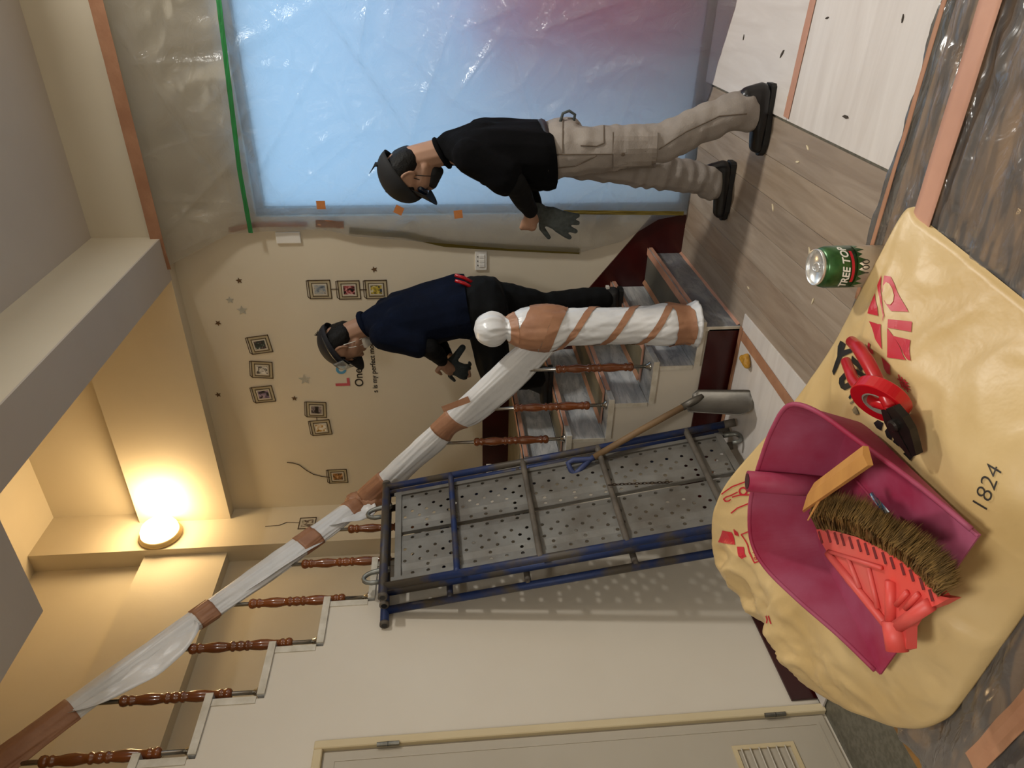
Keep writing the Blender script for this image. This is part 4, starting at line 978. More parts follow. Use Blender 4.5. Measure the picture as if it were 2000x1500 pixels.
# ------------------------------------------------------------------ pliers through a roll of red tape
REDP = mat('red_grip_plastic', '#B3151C', '#9E1017', scale=6, rough=.28); REDT = mat('glossy_red_tape', '#B8101A', None, rough=.18); CARD = mat('grey_tape_core', '#8A857A', None, rough=.7); JAW = mat('oiled_tool_steel', '#4C4743', '#3A3633', scale=20, rough=.35, metal=.85)
def onb(x, y, h): p = onbag(x, y); return at(x, y, 2, p.z+h)
pv = at(1735, 800, 2, .868); h1_, h2_ = onb(1663, 667, .022), onb(1652, 705, .020); jt = onb(1788, 888, .016); pv = onb(1738, 795, .042)
plr = thing('pliers', tuple(pv-Vector((0, 0, .03))), 'red-handled pliers pushed through the roll of red tape', 'pliers')
for hh, bend, rr in ((h1_, Vector((.015, .005, .005)), .0095), (h2_, Vector((-.015, -.005, .003)), .0085)):
    mm = hh.lerp(pv, .5)+bend
    obj('handle_grip', bm_me(tube(bmesh.new(), [hh-(mm-hh).normalized()*.003, hh, hh.lerp(mm, .5)+bend*.3, mm, mm.lerp(pv, .55)+bend*.2, pv], [.002, rr*.9, rr, rr*1.05, rr*.95, rr*.8], 12), smooth=True), REDP, plr)
dj = (jt-pv).normalized(); sj = dj.cross(Vector((0, 0, 1))).normalized(); uj = sj.cross(dj)
bm = bmesh.new(); Lj = (jt-pv).length
def jaw(side):
    prof = [(0, .0, .013), (.25, .005, .020), (.5, .005, .021), (.75, .004, .015), (1.0, .003, .008)]
    A = []
    for t, i, o in prof: A.append([pv+dj*(Lj*t)+sj*side*i*.3+uj*.006, pv+dj*(Lj*t)+sj*side*o+uj*.005, pv+dj*(Lj*t)+sj*side*o-uj*.006, pv+dj*(Lj*t)+sj*side*i*.3-uj*.006])
    bm = bmesh.new(); R_ = [[bm.verts.new(q) for q in r] for r in A]
    for r0, r1 in zip(R_, R_[1:]):
        for k in range(4): bm.faces.new((r0[k], r0[(k+1) % 4], r1[(k+1) % 4], r1[k]))
    bm.faces.new(R_[0]); bm.faces.new(R_[-1][::-1]); return bm
obj('jaw', jaw(1), JAW, plr); obj('jaw', jaw(-1), JAW, plr)
q = pv+dj*Lj*.35; obj('pivot', bm_me(lathe(bmesh.new(), q-uj*.010, uj, [(0, .009), (.020, .009), (.022, .006)], 14)), JAW, plr)
q = onb(1720, 780, .036); ax = (dj*.62+Vector((0, 0, .78))).normalized()
tr_ = thing('tape_roll', tuple(q-Vector((0, 0, .036))), 'roll of glossy red tape standing around the pliers', 'tape roll')
d, s, u = frame(ax); n = 40
def ringmesh(ro, ri, w2):
    bm = bmesh.new(); prof = [(ri, -w2), (ro-.001, -w2), (ro, -w2+.001), (ro, w2-.001), (ro-.001, w2), (ri, w2)]
    R_ = [[bm.verts.new(q+d*t+s*(r*math.cos(TP*k/n))+u*(r*math.sin(TP*k/n))) for r, t in prof] for k in range(n)]
    for k in range(n):
        for i in range(6): bm.faces.new((R_[k][i], R_[(k+1) % n][i], R_[(k+1) % n][(i+1) % 6], R_[k][(i+1) % 6]))
    return bm
obj('tape_winding', ringmesh(.039, .022, .0095), REDT, tr_); obj('core', ringmesh(.022, .0195, .0098), CARD, tr_)

# ------------------------------------------------------------------ juice can
cb = at(1612, 522, 2, ZT+.0215+.1165); cc = Vector((cb.x-.012, cb.y+.03, ZT+.0215)); r = .033
GRN = mat('green_can_print', '#22451F', '#3A6A34', scale=26, rough=.28, metal=.3, lo=.4, hi=.65); CANB = mat('beige_can_print', '#A8957E', '#9C8A74', scale=14, rough=.3, metal=.4); ALUM = mat('bright_can_aluminium', '#DEDEDC', None, rough=.25, metal=.75)
can = thing('juice_can', tuple(cc), 'green and beige juice can behind the bag on the table', 'can')
def lat(z0, z1, prof): return bm_me(lathe(bmesh.new(), (cc.x, cc.y, cc.z), (0, 0, 1), prof, 40), smooth=True)
obj('lower_body', lat(0, 0, [(0, .022), (.002, .026), (.009, .0325), (.012, r), (.064, r)]), CANB, can)
obj('upper_body', lat(0, 0, [(.062, r+.0001), (.100, r+.0001), (.107, r-.002), (.1105, .0283)]), GRN, can)
lid = obj('lid', lat(0, 0, [(.110, .027), (.114, .0285), (.117, .0285), (.1175, .0275), (.1135, .0262), (.1115, .0255), (.1112, .002)]), ALUM, can)
cd_ = (CAM-cc); a0 = math.atan2(cd_.y, cd_.x)
tabm = bm_me(tube(bmesh.new(), [cc+Vector((math.cos(a0)*(.010*math.cos(t)-.002)-math.sin(a0)*.0065*math.sin(t), math.sin(a0)*(.010*math.cos(t)-.002)+math.cos(a0)*.0065*math.sin(t), .1128)) for t in [TP*k/20 for k in range(20)]], .0012, 6, closed=True), smooth=True); obj('pull_tab', tabm, ALUM, lid)
a1 = a0
def wrapc(me, z, rr=r+.0006, tilt=0.):
    xs_ = [v.co.x for v in me.vertices]; mx_ = (min(xs_)+max(xs_))/2
    def f(p):
        a = a1+(p.x-mx_)/r; R_ = rr+p.z; return Vector((cc.x+R_*math.cos(a), cc.y+R_*math.sin(a), cc.z+z+p.y+tilt*(p.x-mx_)))
    return xform(me, f)
WHT = mat('white_can_lettering', '#E9E6DD', None, rough=.35); REDB = mat('red_can_band', '#B5182A', None, rough=.35); DKG = mat('dark_can_lettering', '#2E2A24', None, rough=.4)
def subd(me, n=1):
    bm = bmesh.new(); bm.from_mesh(me)
    for _ in range(5):
        es = [e for e in bm.edges if e.calc_length() > .004]
        if not es: break
        bmesh.ops.subdivide_edges(bm, edges=es, cuts=1); bmesh.ops.triangulate(bm, faces=[f for f in bm.faces if len(f.verts) > 3])
    return bm_me(bm)
obj('brand_lettering', wrapc(subd(text_mesh('TREE TOP', .0165, .0003, shear=.15, bold=.0003)), .077, tilt=.08), WHT, can)
obj('red_band', wrapc(subd(me_from([(-.026, -.002, 0), (.026, -.002, 0), (.026, .0025, 0), (-.026, .0025, 0)], [(0, 1, 2, 3)])), .0715, tilt=.08), REDB, can)
obj('hundred_lettering', wrapc(subd(text_mesh('100', .017, .0002, bold=-.0001)), .046), DKG, can)
lf = []
for k in range(9):
    x = -.04+.01*k; lf += [[(x, .064+.0), (x+.0055, .055-.006*(k % 2)), (x+.011, .064)]]
V = []; F = []
for t in lf: F.append((len(V), len(V)+1, len(V)+2)); V += [(q[0], q[1], 0) for q in t]
obj('leaf_print', wrapc(subd(me_from(V, F)), 0, rr=r+.0004), GRN, can)
# ------------------------------------------------------------------ people
SKIN = mat('skin', '#A07A62', '#93705A', scale=12, rough=.5); HAIR = mat('black_hair', '#0A0908', None, rough=.65, bmp=.4, bscale=120, spec=.25)
LIP = mat('eye_white', '#D8D2C8', None, rough=.3)
def head_frame(c, pitch, yawdir=Vector((-1, 0, 0))):
    F_ = Vector(yawdir).normalized(); Zu = Vector((0, 0, 1)); f = F_*math.cos(pitch)-Zu*math.sin(pitch); u = Zu*math.cos(pitch)+F_*math.sin(pitch); l = Zu.cross(F_).normalized()
    c = Vector(c); return lambda a, b, s_: c+f*a+u*b+l*s_
def head_prims(Hd):
    P = [[(Hd(-.015, .03, .022), .074), (Hd(-.015, .03, -.022), .074), (Hd(-.045, .022, 0), .068), (Hd(.032, .04, 0), .062)],
         [(Hd(.042, -.015, .026), .043), (Hd(.042, -.015, -.026), .043), (Hd(.058, -.088, 0), .022), (Hd(.01, -.07, .04), .024), (Hd(.01, -.07, -.04), .024), (Hd(.03, .03, .0), .055)],
         [(Hd(.088, .008, 0), .007), (Hd(.103, -.026, 0), .010), (Hd(.09, -.032, .009), .008), (Hd(.09, -.032, -.009), .008)],
         [(Hd(.078, -.058, .014), .010), (Hd(.078, -.058, -.014), .010), (Hd(.082, -.058, 0), .011)],
         [(Hd(.078, .022, .03), .012), (Hd(.085, .022, .01), .011), (Hd(.085, .022, -.01), .011), (Hd(.078, .022, -.03), .012)]]
    for s in (1, -1):
        P.append([(Hd(-.002, .016, .076*s), .007), (Hd(-.022, .012, .082*s), .007), (Hd(-.018, -.014, .080*s), .007), (Hd(-.002, -.026, .076*s), .008)])
        ch = [Hd(-.010-.021*math.sin(t)-.003*math.cos(t), .002+.029*math.cos(t), (.084+.012*math.sin(t))*s) for t in [.0, .5, 1., 1.5, 2., 2.5, 3.]]
        for a, b in zip(ch, ch[1:]): P.append([(a, .0062), (b, .0062)])
    return P
def hand_prims(w, d, n, s, curl=.25, scale=1., spread=.12, thick=1.15):
    """w wrist, d finger direction, n palm normal, s side of the thumb"""
    d, n, s = Vector(d).normalized(), Vector(n).normalized(), Vector(s).normalized(); w = Vector(w); k = scale
    P = [[(w, .024*k), (w+d*.04*k+s*.022*k, .017*k), (w+d*.04*k-s*.022*k, .015*k)],
         [(w+d*.035*k+s*.024*k, .016*k), (w+d*.035*k-s*.024*k, .014*k), (w+d*.088*k+s*.028*k, .012*k), (w+d*.082*k-s*.030*k, .011*k)]]
    for i, (o, L) in enumerate(((.030, .072), (.010, .080), (-.011, .074), (-.030, .058))):
        b = w+d*(.086 if i < 2 else .082)*k+s*o*k; a = Vector(b); dr = (d+s*(spread*(1.5-i))).normalized(); ang = 0; chain = [(b, .0095*k*thick)]
        for j, fr_ in enumerate((.45, .30, .25)):
            ang += curl*(1+.35*j)*(1+.12*i); q = dr*math.cos(ang)+n*math.sin(ang); a = a+q*(L*fr_*k); chain.append((a.copy(), (.0092-.0009*(j+1))*k*thick))
        for p, q in zip(chain, chain[1:]): P.append([p, q])
    t0 = w+d*.022*k+s*.026*k; td = (d*.55+s*.8+n*.25).normalized(); t1 = t0+td*.036*k; td2 = (d*.85+s*.45+n*(.2+curl*.6)).normalized(); t2 = t1+td2*.030*k; t3 = t2+td2*.022*k
    P += [[(t0, .014*k), (t1, .012*k)], [(t1, .0115*k), (t2, .0105*k)], [(t2, .0105*k), (t3, .0085*k)]]
    return P
def cap(parent, Hd, mt, brim_drop, label):
    V = []; nu, nv = 40, 12
    for j in range(nv):
        t = math.pi/2*j/(nv-1)
        for i in range(nu):
            a = TP*i/nu; q = math.cos(t); ra = .118 if math.cos(a) > 0 else .126
            lift = -.020*(1-math.cos(a))/2*(1-j/(nv-1))
            V.append(Hd(-.014+ra*q*math.cos(a), .036+lift+.096*math.sin(t)**.92, .103*q*math.sin(a)))
    Fc = [(j*nu+i, j*nu+(i+1) % nu, (j+1)*nu+(i+1) % nu, (j+1)*nu+i) for j in range(nv-1) for i in range(nu)]
    c = obj('cap_crown', solid(me_from(V, Fc), .003), mt, parent)
    def brim(a, b):
        th = (a-.5)*2.25; x, s = .100*math.cos(th), .098*math.sin(th); e = b*.078*max(0, math.cos(th*.7))**.8
        return Hd(x-.012+e, (.034)-brim_drop*b-.16*s*s/.092*.5, s*(1+.05*b))
    V, Fb = grid(25, 8, brim); obj('cap_brim', solid(me_from(V, Fb), .003), mt, c)
    obj('cap_button', bm_me(lathe(bmesh.new(), Hd(-.014, .130, 0), Hd(0, 1, 0)-Hd(0, 0, 0), [(0, .007), (.003, .006), (.005, .002)], 10), smooth=True), mt, c)
    return c
def wrinkle(seed, amp, fx=9, fz=24):
    return lambda c: amp*(ns(c.x*fx+seed, c.y*fx, c.z*fz)+.6*ns(c.x*fx*2.3, c.y*fx*2.3+seed, c.z*fz*.5+c.x*14))
def V3(*a): return Vector(a)

# ============ worker in the foreground: black cap, black shirt, khaki cargo trousers
BSH = mat('black_cotton', '#070709', '#050506', scale=8, rough=.95, bmp=.2, bscale=60, spec=.1); BLS = mat('black_jersey', '#050506', None, rough=.85, spec=.2)
KHAKI = mat('khaki_cargo_cotton', '#8E867E', '#7F7770', scale=7, rough=.85, bmp=.2, bscale=160); SEAM = mat('dark_khaki_seam', '#5C5044', None, rough=.9)
SHOE = mat('black_shoe_leather', '#0A090B', '#121012', scale=9, rough=.3); SOLE = mat('black_rubber_sole', '#0B0B0B', None, rough=.6); GLV = mat('grey_knit_glove', '#4A5150', '#3C4342', scale=60, rough=.85, bmp=.3, bscale=200); CAPB = mat('black_cap_cloth', '#0C0D10', '#08090B', scale=10, rough=.8); MSK = mat('black_mask_cloth', '#0D0D10', None, rough=.75)
A = dict(hipL=V3(.69, -.735, .83), hipR=V3(.655, -.565, .83), knL=V3(.735, -.765, .43), knR=V3(.575, -.55, .42), anL=V3(.875, -.78, .125), anR=V3(.525, -.53, .135), shL=V3(.70, -.815, 1.205), shR=V3(.665, -.485, 1.21), elL=V3(.605, -.865, 1.03), elR=V3(.56, -.46, .98), wrL=V3(.455, -.765, .948), wrR=V3(.425, -.605, .905))
H1d = head_frame((.59, -.65, 1.445), .72)
p1 = thing('person', (.66, -.65, 0), 'worker in black cap, black mask and khaki cargo trousers pulling on a grey glove', 'person')
body = head_prims(H1d)
body += [[(V3(.69, -.65, 1.26), .058), (H1d(-.035, -.05, 0), .056)], [(V3(.69, -.65, 1.25), .07), (A['shL'], .05), (A['shR'], .05), (V3(.685, -.65, 1.1), .10)], [(V3(.685, -.72, 1.1), .09), (V3(.685, -.58, 1.1), .09), (V3(.675, -.72, .87), .095), (V3(.675, -.58, .87), .095)]]
for s in 'LR':
    body += [[(A['sh'+s], .046), (A['el'+s], .036)], [(A['el'+s], .036), (A['wr'+s], .025)], [(A['hip'+s], .078), (A['kn'+s], .05)], [(A['kn'+s], .05), (A['an'+s], .036)]]
body += [[(A['wrL'], .026), (V3(.40, -.73, .95), .030), (V3(.375, -.715, .935), .022)]]
fw = V3(.405, -.735, .952)     # left fist closing on the glove cuff
for i, o in enumerate((.028, .010, -.008, -.025)):
    k0 = V3(.380, -.738+.0, .955+o*1.0); k1 = k0+V3(-.012, .022, -.004); k2 = k1+V3(.018, .020, -.006)
    body += [[(fw+V3(0, 0, o*.8), .012), (k0, .0105)], [(k0, .0105), (k1, .0098)], [(k1, .0098), (k2, .009)]]
body += [[(V3(.425, -.735, .925), .013), (V3(.40, -.715, .915), .011)], [(V3(.40, -.715, .915), .011), (V3(.385, -.69, .918), .0095)]]
body += [[(A['wrR'], .026), (V3(.40, -.605, .86), .026)]]
obj('body', blob(body, .0052, 3), SKIN, p1)
gv = hand_prims(V3(.405, -.605, .885), (-.42, -.05, -.90), (.1, 1, .05), (-.85, .0, .52), curl=.10, scale=1.2, spread=.15, thick=1.45)
gv += [[(A['wrR']+V3(.0, 0, .005), .034), (V3(.39, -.605, .865), .032)], [(A['wrR']+V3(.0, 0, .005), .034), (V3(.402, -.68, .93), .016), (V3(.41, -.64, .915), .026)]]
obj('glove', blob(gv, .005, 3), GLV, p1)
# shirt with short sleeves over a long-sleeved jersey
shirt = [[(V3(.70, -.65, 1.27), .066), (A['shL']+V3(.0, .01, .0), .062), (A['shR']+V3(0, -.01, 0), .062), (V3(.69, -.65, 1.14), .118)],
         [(V3(.69, -.74, 1.13), .108), (V3(.69, -.56, 1.13), .108), (V3(.673, -.745, .90), .118), (V3(.673, -.555, .90), .118), (V3(.62, -.65, 1.1), .09), (V3(.605, -.66, .91), .095)],
         [(V3(.673, -.745, .90), .118), (V3(.673, -.555, .90), .118), (V3(.625, -.70, .875), .10), (V3(.60, -.62, .88), .085)]]
shirt += [[(V3(.695, -.65, 1.26), .075), (V3(.675, -.65, 1.315), .055)]]
shirt += [[(A['shL'], .070), (A['elL'].lerp(A['shL'], .22), .073)], [(A['shR'], .068), (A['elR'].lerp(A['shR'], .3), .066)]]
me = blob(shirt, .008, 5, disp=wrinkle(3, .006, 8, 10))
bm = bmesh.new(); bm.from_mesh(me)     # straight hem
bmesh.ops.bisect_plane(bm, geom=bm.verts[:]+bm.edges[:]+bm.faces[:], plane_co=V3(.66, -.65, .856), plane_no=V3(.13, 0, -1), clear_outer=True)
obj('shirt', bm_me(bm, smooth=True), BSH, p1)
obj('collar', bm_me(tube(bmesh.new(), [V3(.672, -.65, 1.325)+V3(.052*math.cos(t), .062*math.sin(t), .03*math.cos(t)-.012) for t in [TP*k/28 for k in range(28)]], .011, 8, closed=True), smooth=True), BSH, p1)
js = []
for s in 'LR': js += [[(A['sh'+s].lerp(A['el'+s], .5), .052), (A['el'+s], .050)], [(A['el'+s], .049), (A['el'+s].lerp(A['wr'+s], .5), .046), ], [(A['el'+s].lerp(A['wr'+s], .5), .046), (A['wr'+s].lerp(A['el'+s], .08), .036)]]
obj('long_sleeves', blob(js, .007, 4, disp=wrinkle(9, .004, 16, 16)), BLS, p1)
# trousers
tro = [[(V3(.675, -.735, .88), .105), (V3(.675, -.565, .88), .105), (A['hipL']+V3(.012, 0, -.02), .100), (A['hipR']+V3(.012, 0, -.02), .098), (V3(.735, -.65, .80), .085)]]
for s in 'LR':
    h, k, a = A['hip'+s], A['kn'+s], A['an'+s]; tro += [[(h, .102), (h.lerp(k, .5), .093)], [(h.lerp(k, .5), .093), (k, .080)], [(k, .080), (k.lerp(a, .55), .076)], [(k.lerp(a, .55), .076), (a+V3(0, 0, -.01), .074)], [(a+V3(0, 0, -.01), .074), (a+V3(-.03, 0, -.045), .070)]]
tme = blob(tro, .008, 4, disp=lambda c: .006*ns(c.x*13, c.y*13, c.z*22)+.006*ns(c.x*7+c.z*26, c.y*7, c.z*9)*(1.8 if c.z < .5 else .9)-.004*abs(ns(c.x*9-c.z*16, c.y*9, c.z*12)))
bm = bmesh.new(); bm.from_mesh(tme)
bmesh.ops.bisect_plane(bm, geom=bm.verts[:]+bm.edges[:]+bm.faces[:], plane_co=V3(0, 0, .066), plane_no=V3(0, 0, -1), clear_outer=True)
tme = bm_me(bm, smooth=True); tro_o = obj('trousers', tme, KHAKI, p1)
TB = BVHTree.FromPolygons([v.co.copy() for v in tme.vertices], [tuple(p.vertices) for p in tme.polygons])
def onleg(x, y):
    o, d = ray(x, y); h, n, _, _ = TB.ray_cast(o, d.normalized()); return (h, n) if h is not None else (None, None)
def patch(name, poly, mt, th=.004, n=10):
    """a sewn patch following the cloth: bilinear quad given by its corners as seen from the side"""
    q = [Vector(p) for p in poly]; V = []; ok = True
    for j in range(n):
        for i in range(n):
            u, v = i/(n-1), j/(n-1); p = (q[0].lerp(q[1], u)).lerp(q[3].lerp(q[2], u), v); h, nn = onleg(p.x, p.y)
            if h is None: return None
            V.append(h+nn*.006)
    me = me_from(V, [(j*n+i, j*n+i+1, (j+1)*n+i+1, (j+1)*n+i) for j in range(n-1) for i in range(n-1)])
    bm = bmesh.new(); bm.from_mesh(me); bmesh.ops.solidify(bm, geom=bm.faces[:], thickness=-th); return obj(name, bm_me(bm, smooth=False), mt, tro_o)
def seamline(pts, r=.0026):
    P = []
    for a, b in zip(pts, pts[1:]):
        for k in range(8): P.append(Vector(a).lerp(Vector(b), k/8))
    P.append(Vector(pts[-1])); out = []
    for p in P:
        h, nn = onleg(p.x, p.y)
        if h is not None and (not out or (h-out[-1]).length < .05): out.append(h+nn*.002)
    if len(out) > 2: obj('seam', tb(out, r, 5), SEAM, tro_o)
def C3(x, y): return (1050+x*.24, 150+y*.24)
patch('hip_pocket', [C3(255, 340), C3(540, 385), C3(530, 560), C3(255, 545)], KHAKI, .006); patch('pocket_flap', [C3(250, 332), C3(345, 340), C3(345, 530), C3(250, 545)], KHAKI, .007)
patch('cargo_pocket', [C3(625, 460), C3(975, 455), C3(960, 740), C3(615, 755)], KHAKI, .008); patch('pocket_flap', [C3(622, 455), C3(728, 458), C3(715, 735), C3(610, 750)], KHAKI, .011)
for p in ((315, 400), (690, 622)):
    h, nn = onleg(*C3(*p))
    if h is not None: obj('button', bm_me(lathe(bmesh.new(), h+nn*.010, nn, [(0, .008), (.003, .008), (.004, .005)], 12)), SEAM, tro_o)
for pl_ in ([C3(130, 632), C3(400, 632), C3(620, 628)], [C3(205, 345), C3(205, 620)], [C3(135, 742), C3(300, 725), C3(400, 680), C3(480, 640)], [C3(985, 590), C3(1200, 450), C3(1480, 320), C3(1700, 300)], [C3(735, 470), C3(735, 730)], [C3(880, 470), C3(870, 740)], [C3(615, 455), C3(615, 750)], [C3(245, 340), C3(345, 340)], [C3(350, 345), C3(350, 540)], [C3(540, 400), C3(540, 540), C3(480, 565), C3(350, 560)]): seamline(pl_)
bl2 = bm_me(tube(bmesh.new(), [V3(.675+.115*math.cos(t), -.65+.195*math.sin(t), .895) for t in [TP*k/40 for k in range(40)]], .014, 8, closed=True), smooth=True); obj('belt', bl2, mat('dark_belt', '#1D1712', None, rough=.5), p1)
h, nn = onleg(1100, 232)
kl = V3(.80, -.68, .80); obj('cloth_loop', bm_me(tb([kl+V3(0, 0, .03), kl+V3(.035, 0, .02), kl+V3(.045, 0, -.005), kl+V3(.03, 0, -.03), kl+V3(0, 0, -.025)], .006, 8), smooth=True), GLV, p1)
def shoe(parent, heel, toe, mt, solem, hgt=.085, wd=.040):
    heel, toe = Vector(heel), Vector(toe); d = (toe-heel).normalized(); L = (toe-heel).length; s = d.cross(V3(0, 0, 1)).normalized(); u = s.cross(d)
    def q(a, b, c): return heel+d*(L*a)+s*b+u*c
    up = [[(q(.12, .006, .045), .036), (q(.12, -.006, .045), .036), (q(.62, .014, .035), .030), (q(.62, -.014, .035), .030), (q(.86, .010, .030), .028), (q(.86, -.010, .030), .028)], [(q(.10, 0, .05), .036), (q(.16, 0, hgt+.015), .038), (q(.34, 0, hgt-.01), .036), (q(.52, 0, .05), .033)]]
    o = obj('shoe', blob(up, .006, 4), mt, parent)
    bm = bmesh.new(); prof = [(-.02, .022), (.02, .033), (.2, .035), (.42, .033), (.62, .043), (.82, .042), (.95, .028), (1.0, .010)]
    pl2 = [q(a, b, 0) for a, b in prof]+[q(a, -b, 0) for a, b in prof[::-1]]
    A_ = [bm.verts.new(p) for p in pl2]; B_ = [bm.verts.new(p+u*.022) for p in pl2]; bm.faces.new(A_); bm.faces.new(B_[::-1])
    for i in range(len(A_)): bm.faces.new((A_[i], A_[(i+1) % len(A_)], B_[(i+1) % len(A_)], B_[i]))
    obj('sole', bm, solem, o)
    for k in range(3): obj('lace', bm_me(tb([q(.40+.07*k, .020, .082-.012*k), q(.42+.07*k, 0, .090-.014*k), q(.40+.07*k, -.020, .082-.012*k)], .0028, 6)), solem, o)
    return o
shoe(p1, (.965, -.79, .004), (.695, -.80, .004), SHOE, SOLE, .085); shoe(p1, (.60, -.53, .004), (.335, -.535, .004), SHOE, SOLE, .085)
hb = [[(H1d(-.05, .01, .036), .060), (H1d(-.05, .01, -.036), .060), (H1d(-.052, -.03, .026), .050), (H1d(-.052, -.03, -.026), .050), (H1d(-.03, .04, .048), .048), (H1d(-.03, .04, -.048), .048)], [(H1d(.03, .04, .060), .026), (H1d(.012, .02, .068), .016), (H1d(-.02, .03, .062), .028)], [(H1d(.03, .04, -.060), .026), (H1d(.012, .02, -.068), .016), (H1d(-.02, .03, -.062), .028)]]
obj('hair', blob(hb, .006, 3, disp=lambda c: .0015*ns(c.x*40, c.y*40, c.z*60)), HAIR, p1)
for k in range(5): obj('hair_tuft', bm_me(tb([H1d(-.10, .055, -.02+.01*k), H1d(-.125, .085, -.02+.012*k), H1d(-.118, .105+.004*k, -.015+.012*k)], [.006, .004, .001], 6)), HAIR, p1)
cap(p1, H1d, CAPB, .028, '')
mk = [[(H1d(.070, -.045, .024), .024), (H1d(.070, -.045, -.024), .024), (H1d(.098, -.035, 0), .016), (H1d(.070, -.092, 0), .022), (H1d(.05, -.085, .03), .018), (H1d(.05, -.085, -.03), .018)]]
mo = obj('face_mask', blob(mk, .005, 3), MSK, p1)
for s in (1, -1):
    for dz in (0, -.035): obj('mask_strap', bm_me(tb([H1d(.068, -.04+dz, .045*s), H1d(.03, -.02+dz*.7, .066*s), H1d(-.012, .0+dz*.3, .082*s)], .0018, 6)), MSK, mo)
    obj('eye', blob([[(H1d(.080, .006, .030*s), .0105), (H1d(.079, .006, .034*s), .0095)]], .003, 1), BLACK, p1)
GLS = mat('dark_blue_lens', '#16263A', None, rough=.12, coat=.5)
gg = blob([[(H1d(.088, .004, .030), .016), (H1d(.094, .002, .008), .012), (H1d(.094, .002, -.008), .012), (H1d(.088, .004, -.030), .016), (H1d(.062, .004, .058), .014), (H1d(.062, .004, -.058), .014)]], .004, 2); obj('safety_glasses', gg, GLS, p1)

# ============ worker on the stairs: navy shirt, black trousers
NAVY = mat('navy_cotton', '#0C1324', '#090E1B', scale=8, rough=.95, bmp=.2, bscale=60, spec=.1); BTR = mat('black_work_trousers', '#08090A', '#0C0D0E', scale=8, rough=.85, spec=.2, bmp=.15, bscale=140); CAPN = mat('navy_cap_cloth', '#14161F', '#0F1119', scale=10, rough=.8); BOOT = mat('black_boot', '#0E0F11', '#1A1B1D', scale=10, rough=.5)
p2 = thing('person', (-.3, -.42, .38), 'worker in navy shirt and dark cap climbing the stairs while holding a glove', 'person')
B = dict(hipL=V3(-.15, -.505, 1.13), hipR=V3(-.125, -.335, 1.13), knL=V3(-.505, -.515, 1.07), knR=V3(-.215, -.29, .80), anL=V3(-.535, -.46, .86), anR=V3(-.18, -.265, .49), shL=V3(-.205, -.585, 1.625), shR=V3(-.225, -.255, 1.63), elL=V3(-.255, -.625, 1.40), elR=V3(-.34, -.22, 1.42), wrL=V3(-.375, -.545, 1.345), wrR=V3(-.44, -.40, 1.315))
H2d = head_frame((-.325, -.42, 1.835), .60)
body = head_prims(H2d)
body += [[(V3(-.205, -.42, 1.665), .057), (H2d(-.035, -.05, 0), .055)], [(V3(-.205, -.42, 1.655), .07), (B['shL'], .05), (B['shR'], .05), (V3(-.19, -.42, 1.5), .10)], [(V3(-.18, -.49, 1.5), .09), (V3(-.18, -.35, 1.5), .09), (V3(-.13, -.49, 1.2), .095), (V3(-.13, -.35, 1.2), .095)]]
for s in 'LR':
    body += [[(B['sh'+s], .046), (B['el'+s], .036)], [(B['el'+s], .036), (B['wr'+s], .025)], [(B['hip'+s], .078), (B['kn'+s], .05)], [(B['kn'+s], .05), (B['an'+s], .036)]]
body += hand_prims(B['wrL']+V3(-.01, 0, -.005), (-.80, .35, -.42), (.25, .75, -.6), (.15, -.55, .75), curl=.42, scale=.98)
body += hand_prims(B['wrR']+V3(-.008, -.01, -.005), (-.6, -.35, -.7), (.4, -.5, -.5), (.6, .2, .5), curl=.5, scale=.95)
obj('body', blob(body, .0052, 3), SKIN, p2)
shirt = [[(V3(-.20, -.42, 1.68), .064), (B['shL']+V3(0, .01, 0), .060), (B['shR']+V3(0, -.01, 0), .060), (V3(-.19, -.42, 1.54), .118)],
         [(V3(-.195, -.515, 1.54), .108), (V3(-.195, -.325, 1.54), .108), (V3(-.13, -.515, 1.27), .122), (V3(-.13, -.325, 1.27), .122), (V3(-.275, -.42, 1.50), .09), (V3(-.215, -.42, 1.27), .10)],
         [(V3(-.13, -.515, 1.27), .122), (V3(-.13, -.325, 1.27), .122), (V3(-.125, -.50, 1.20), .122), (V3(-.125, -.34, 1.20), .122), (V3(-.23, -.45, 1.20), .075)]]
shirt += [[(V3(-.205, -.42, 1.67), .075), (V3(-.222, -.42, 1.725), .055)]]
shirt += [[(B['shL'], .070), (B['elL'].lerp(B['shL'], .25), .070)], [(B['shR'], .066), (B['elR'].lerp(B['shR'], .3), .064)]]
me = blob(shirt, .008, 5, disp=wrinkle(5, .007, 8, 9))
bm = bmesh.new(); bm.from_mesh(me); bmesh.ops.bisect_plane(bm, geom=bm.verts[:]+bm.edges[:]+bm.faces[:], plane_co=V3(-.12, -.42, 1.205), plane_no=V3(.16, 0, -1), clear_outer=True)
obj('shirt', bm_me(bm, smooth=True), NAVY, p2)
obj('collar', bm_me(tube(bmesh.new(), [V3(-.222, -.42, 1.735)+V3(.050*math.cos(t), .060*math.sin(t), .028*math.cos(t)-.010) for t in [TP*k/28 for k in range(28)]], .015, 8, closed=True), smooth=True), NAVY, p2)
js = []
for s in 'LR': js += [[(B['sh'+s].lerp(B['el'+s], .5), .052), (B['el'+s], .050)], [(B['el'+s], .050), (B['el'+s].lerp(B['wr'+s], .5), .046)], [(B['el'+s].lerp(B['wr'+s], .5), .046), (B['wr'+s].lerp(B['el'+s], .08), .036)]]
obj('long_sleeves', blob(js, .007, 4, disp=wrinkle(19, .006, 16, 18)), BLS, p2)
tro = [[(V3(-.13, -.505, 1.22), .108), (V3(-.13, -.335, 1.22), .108), (B['hipL']+V3(.01, 0, -.02), .102), (B['hipR']+V3(.01, 0, -.02), .100), (V3(-.07, -.42, 1.12), .09)]]
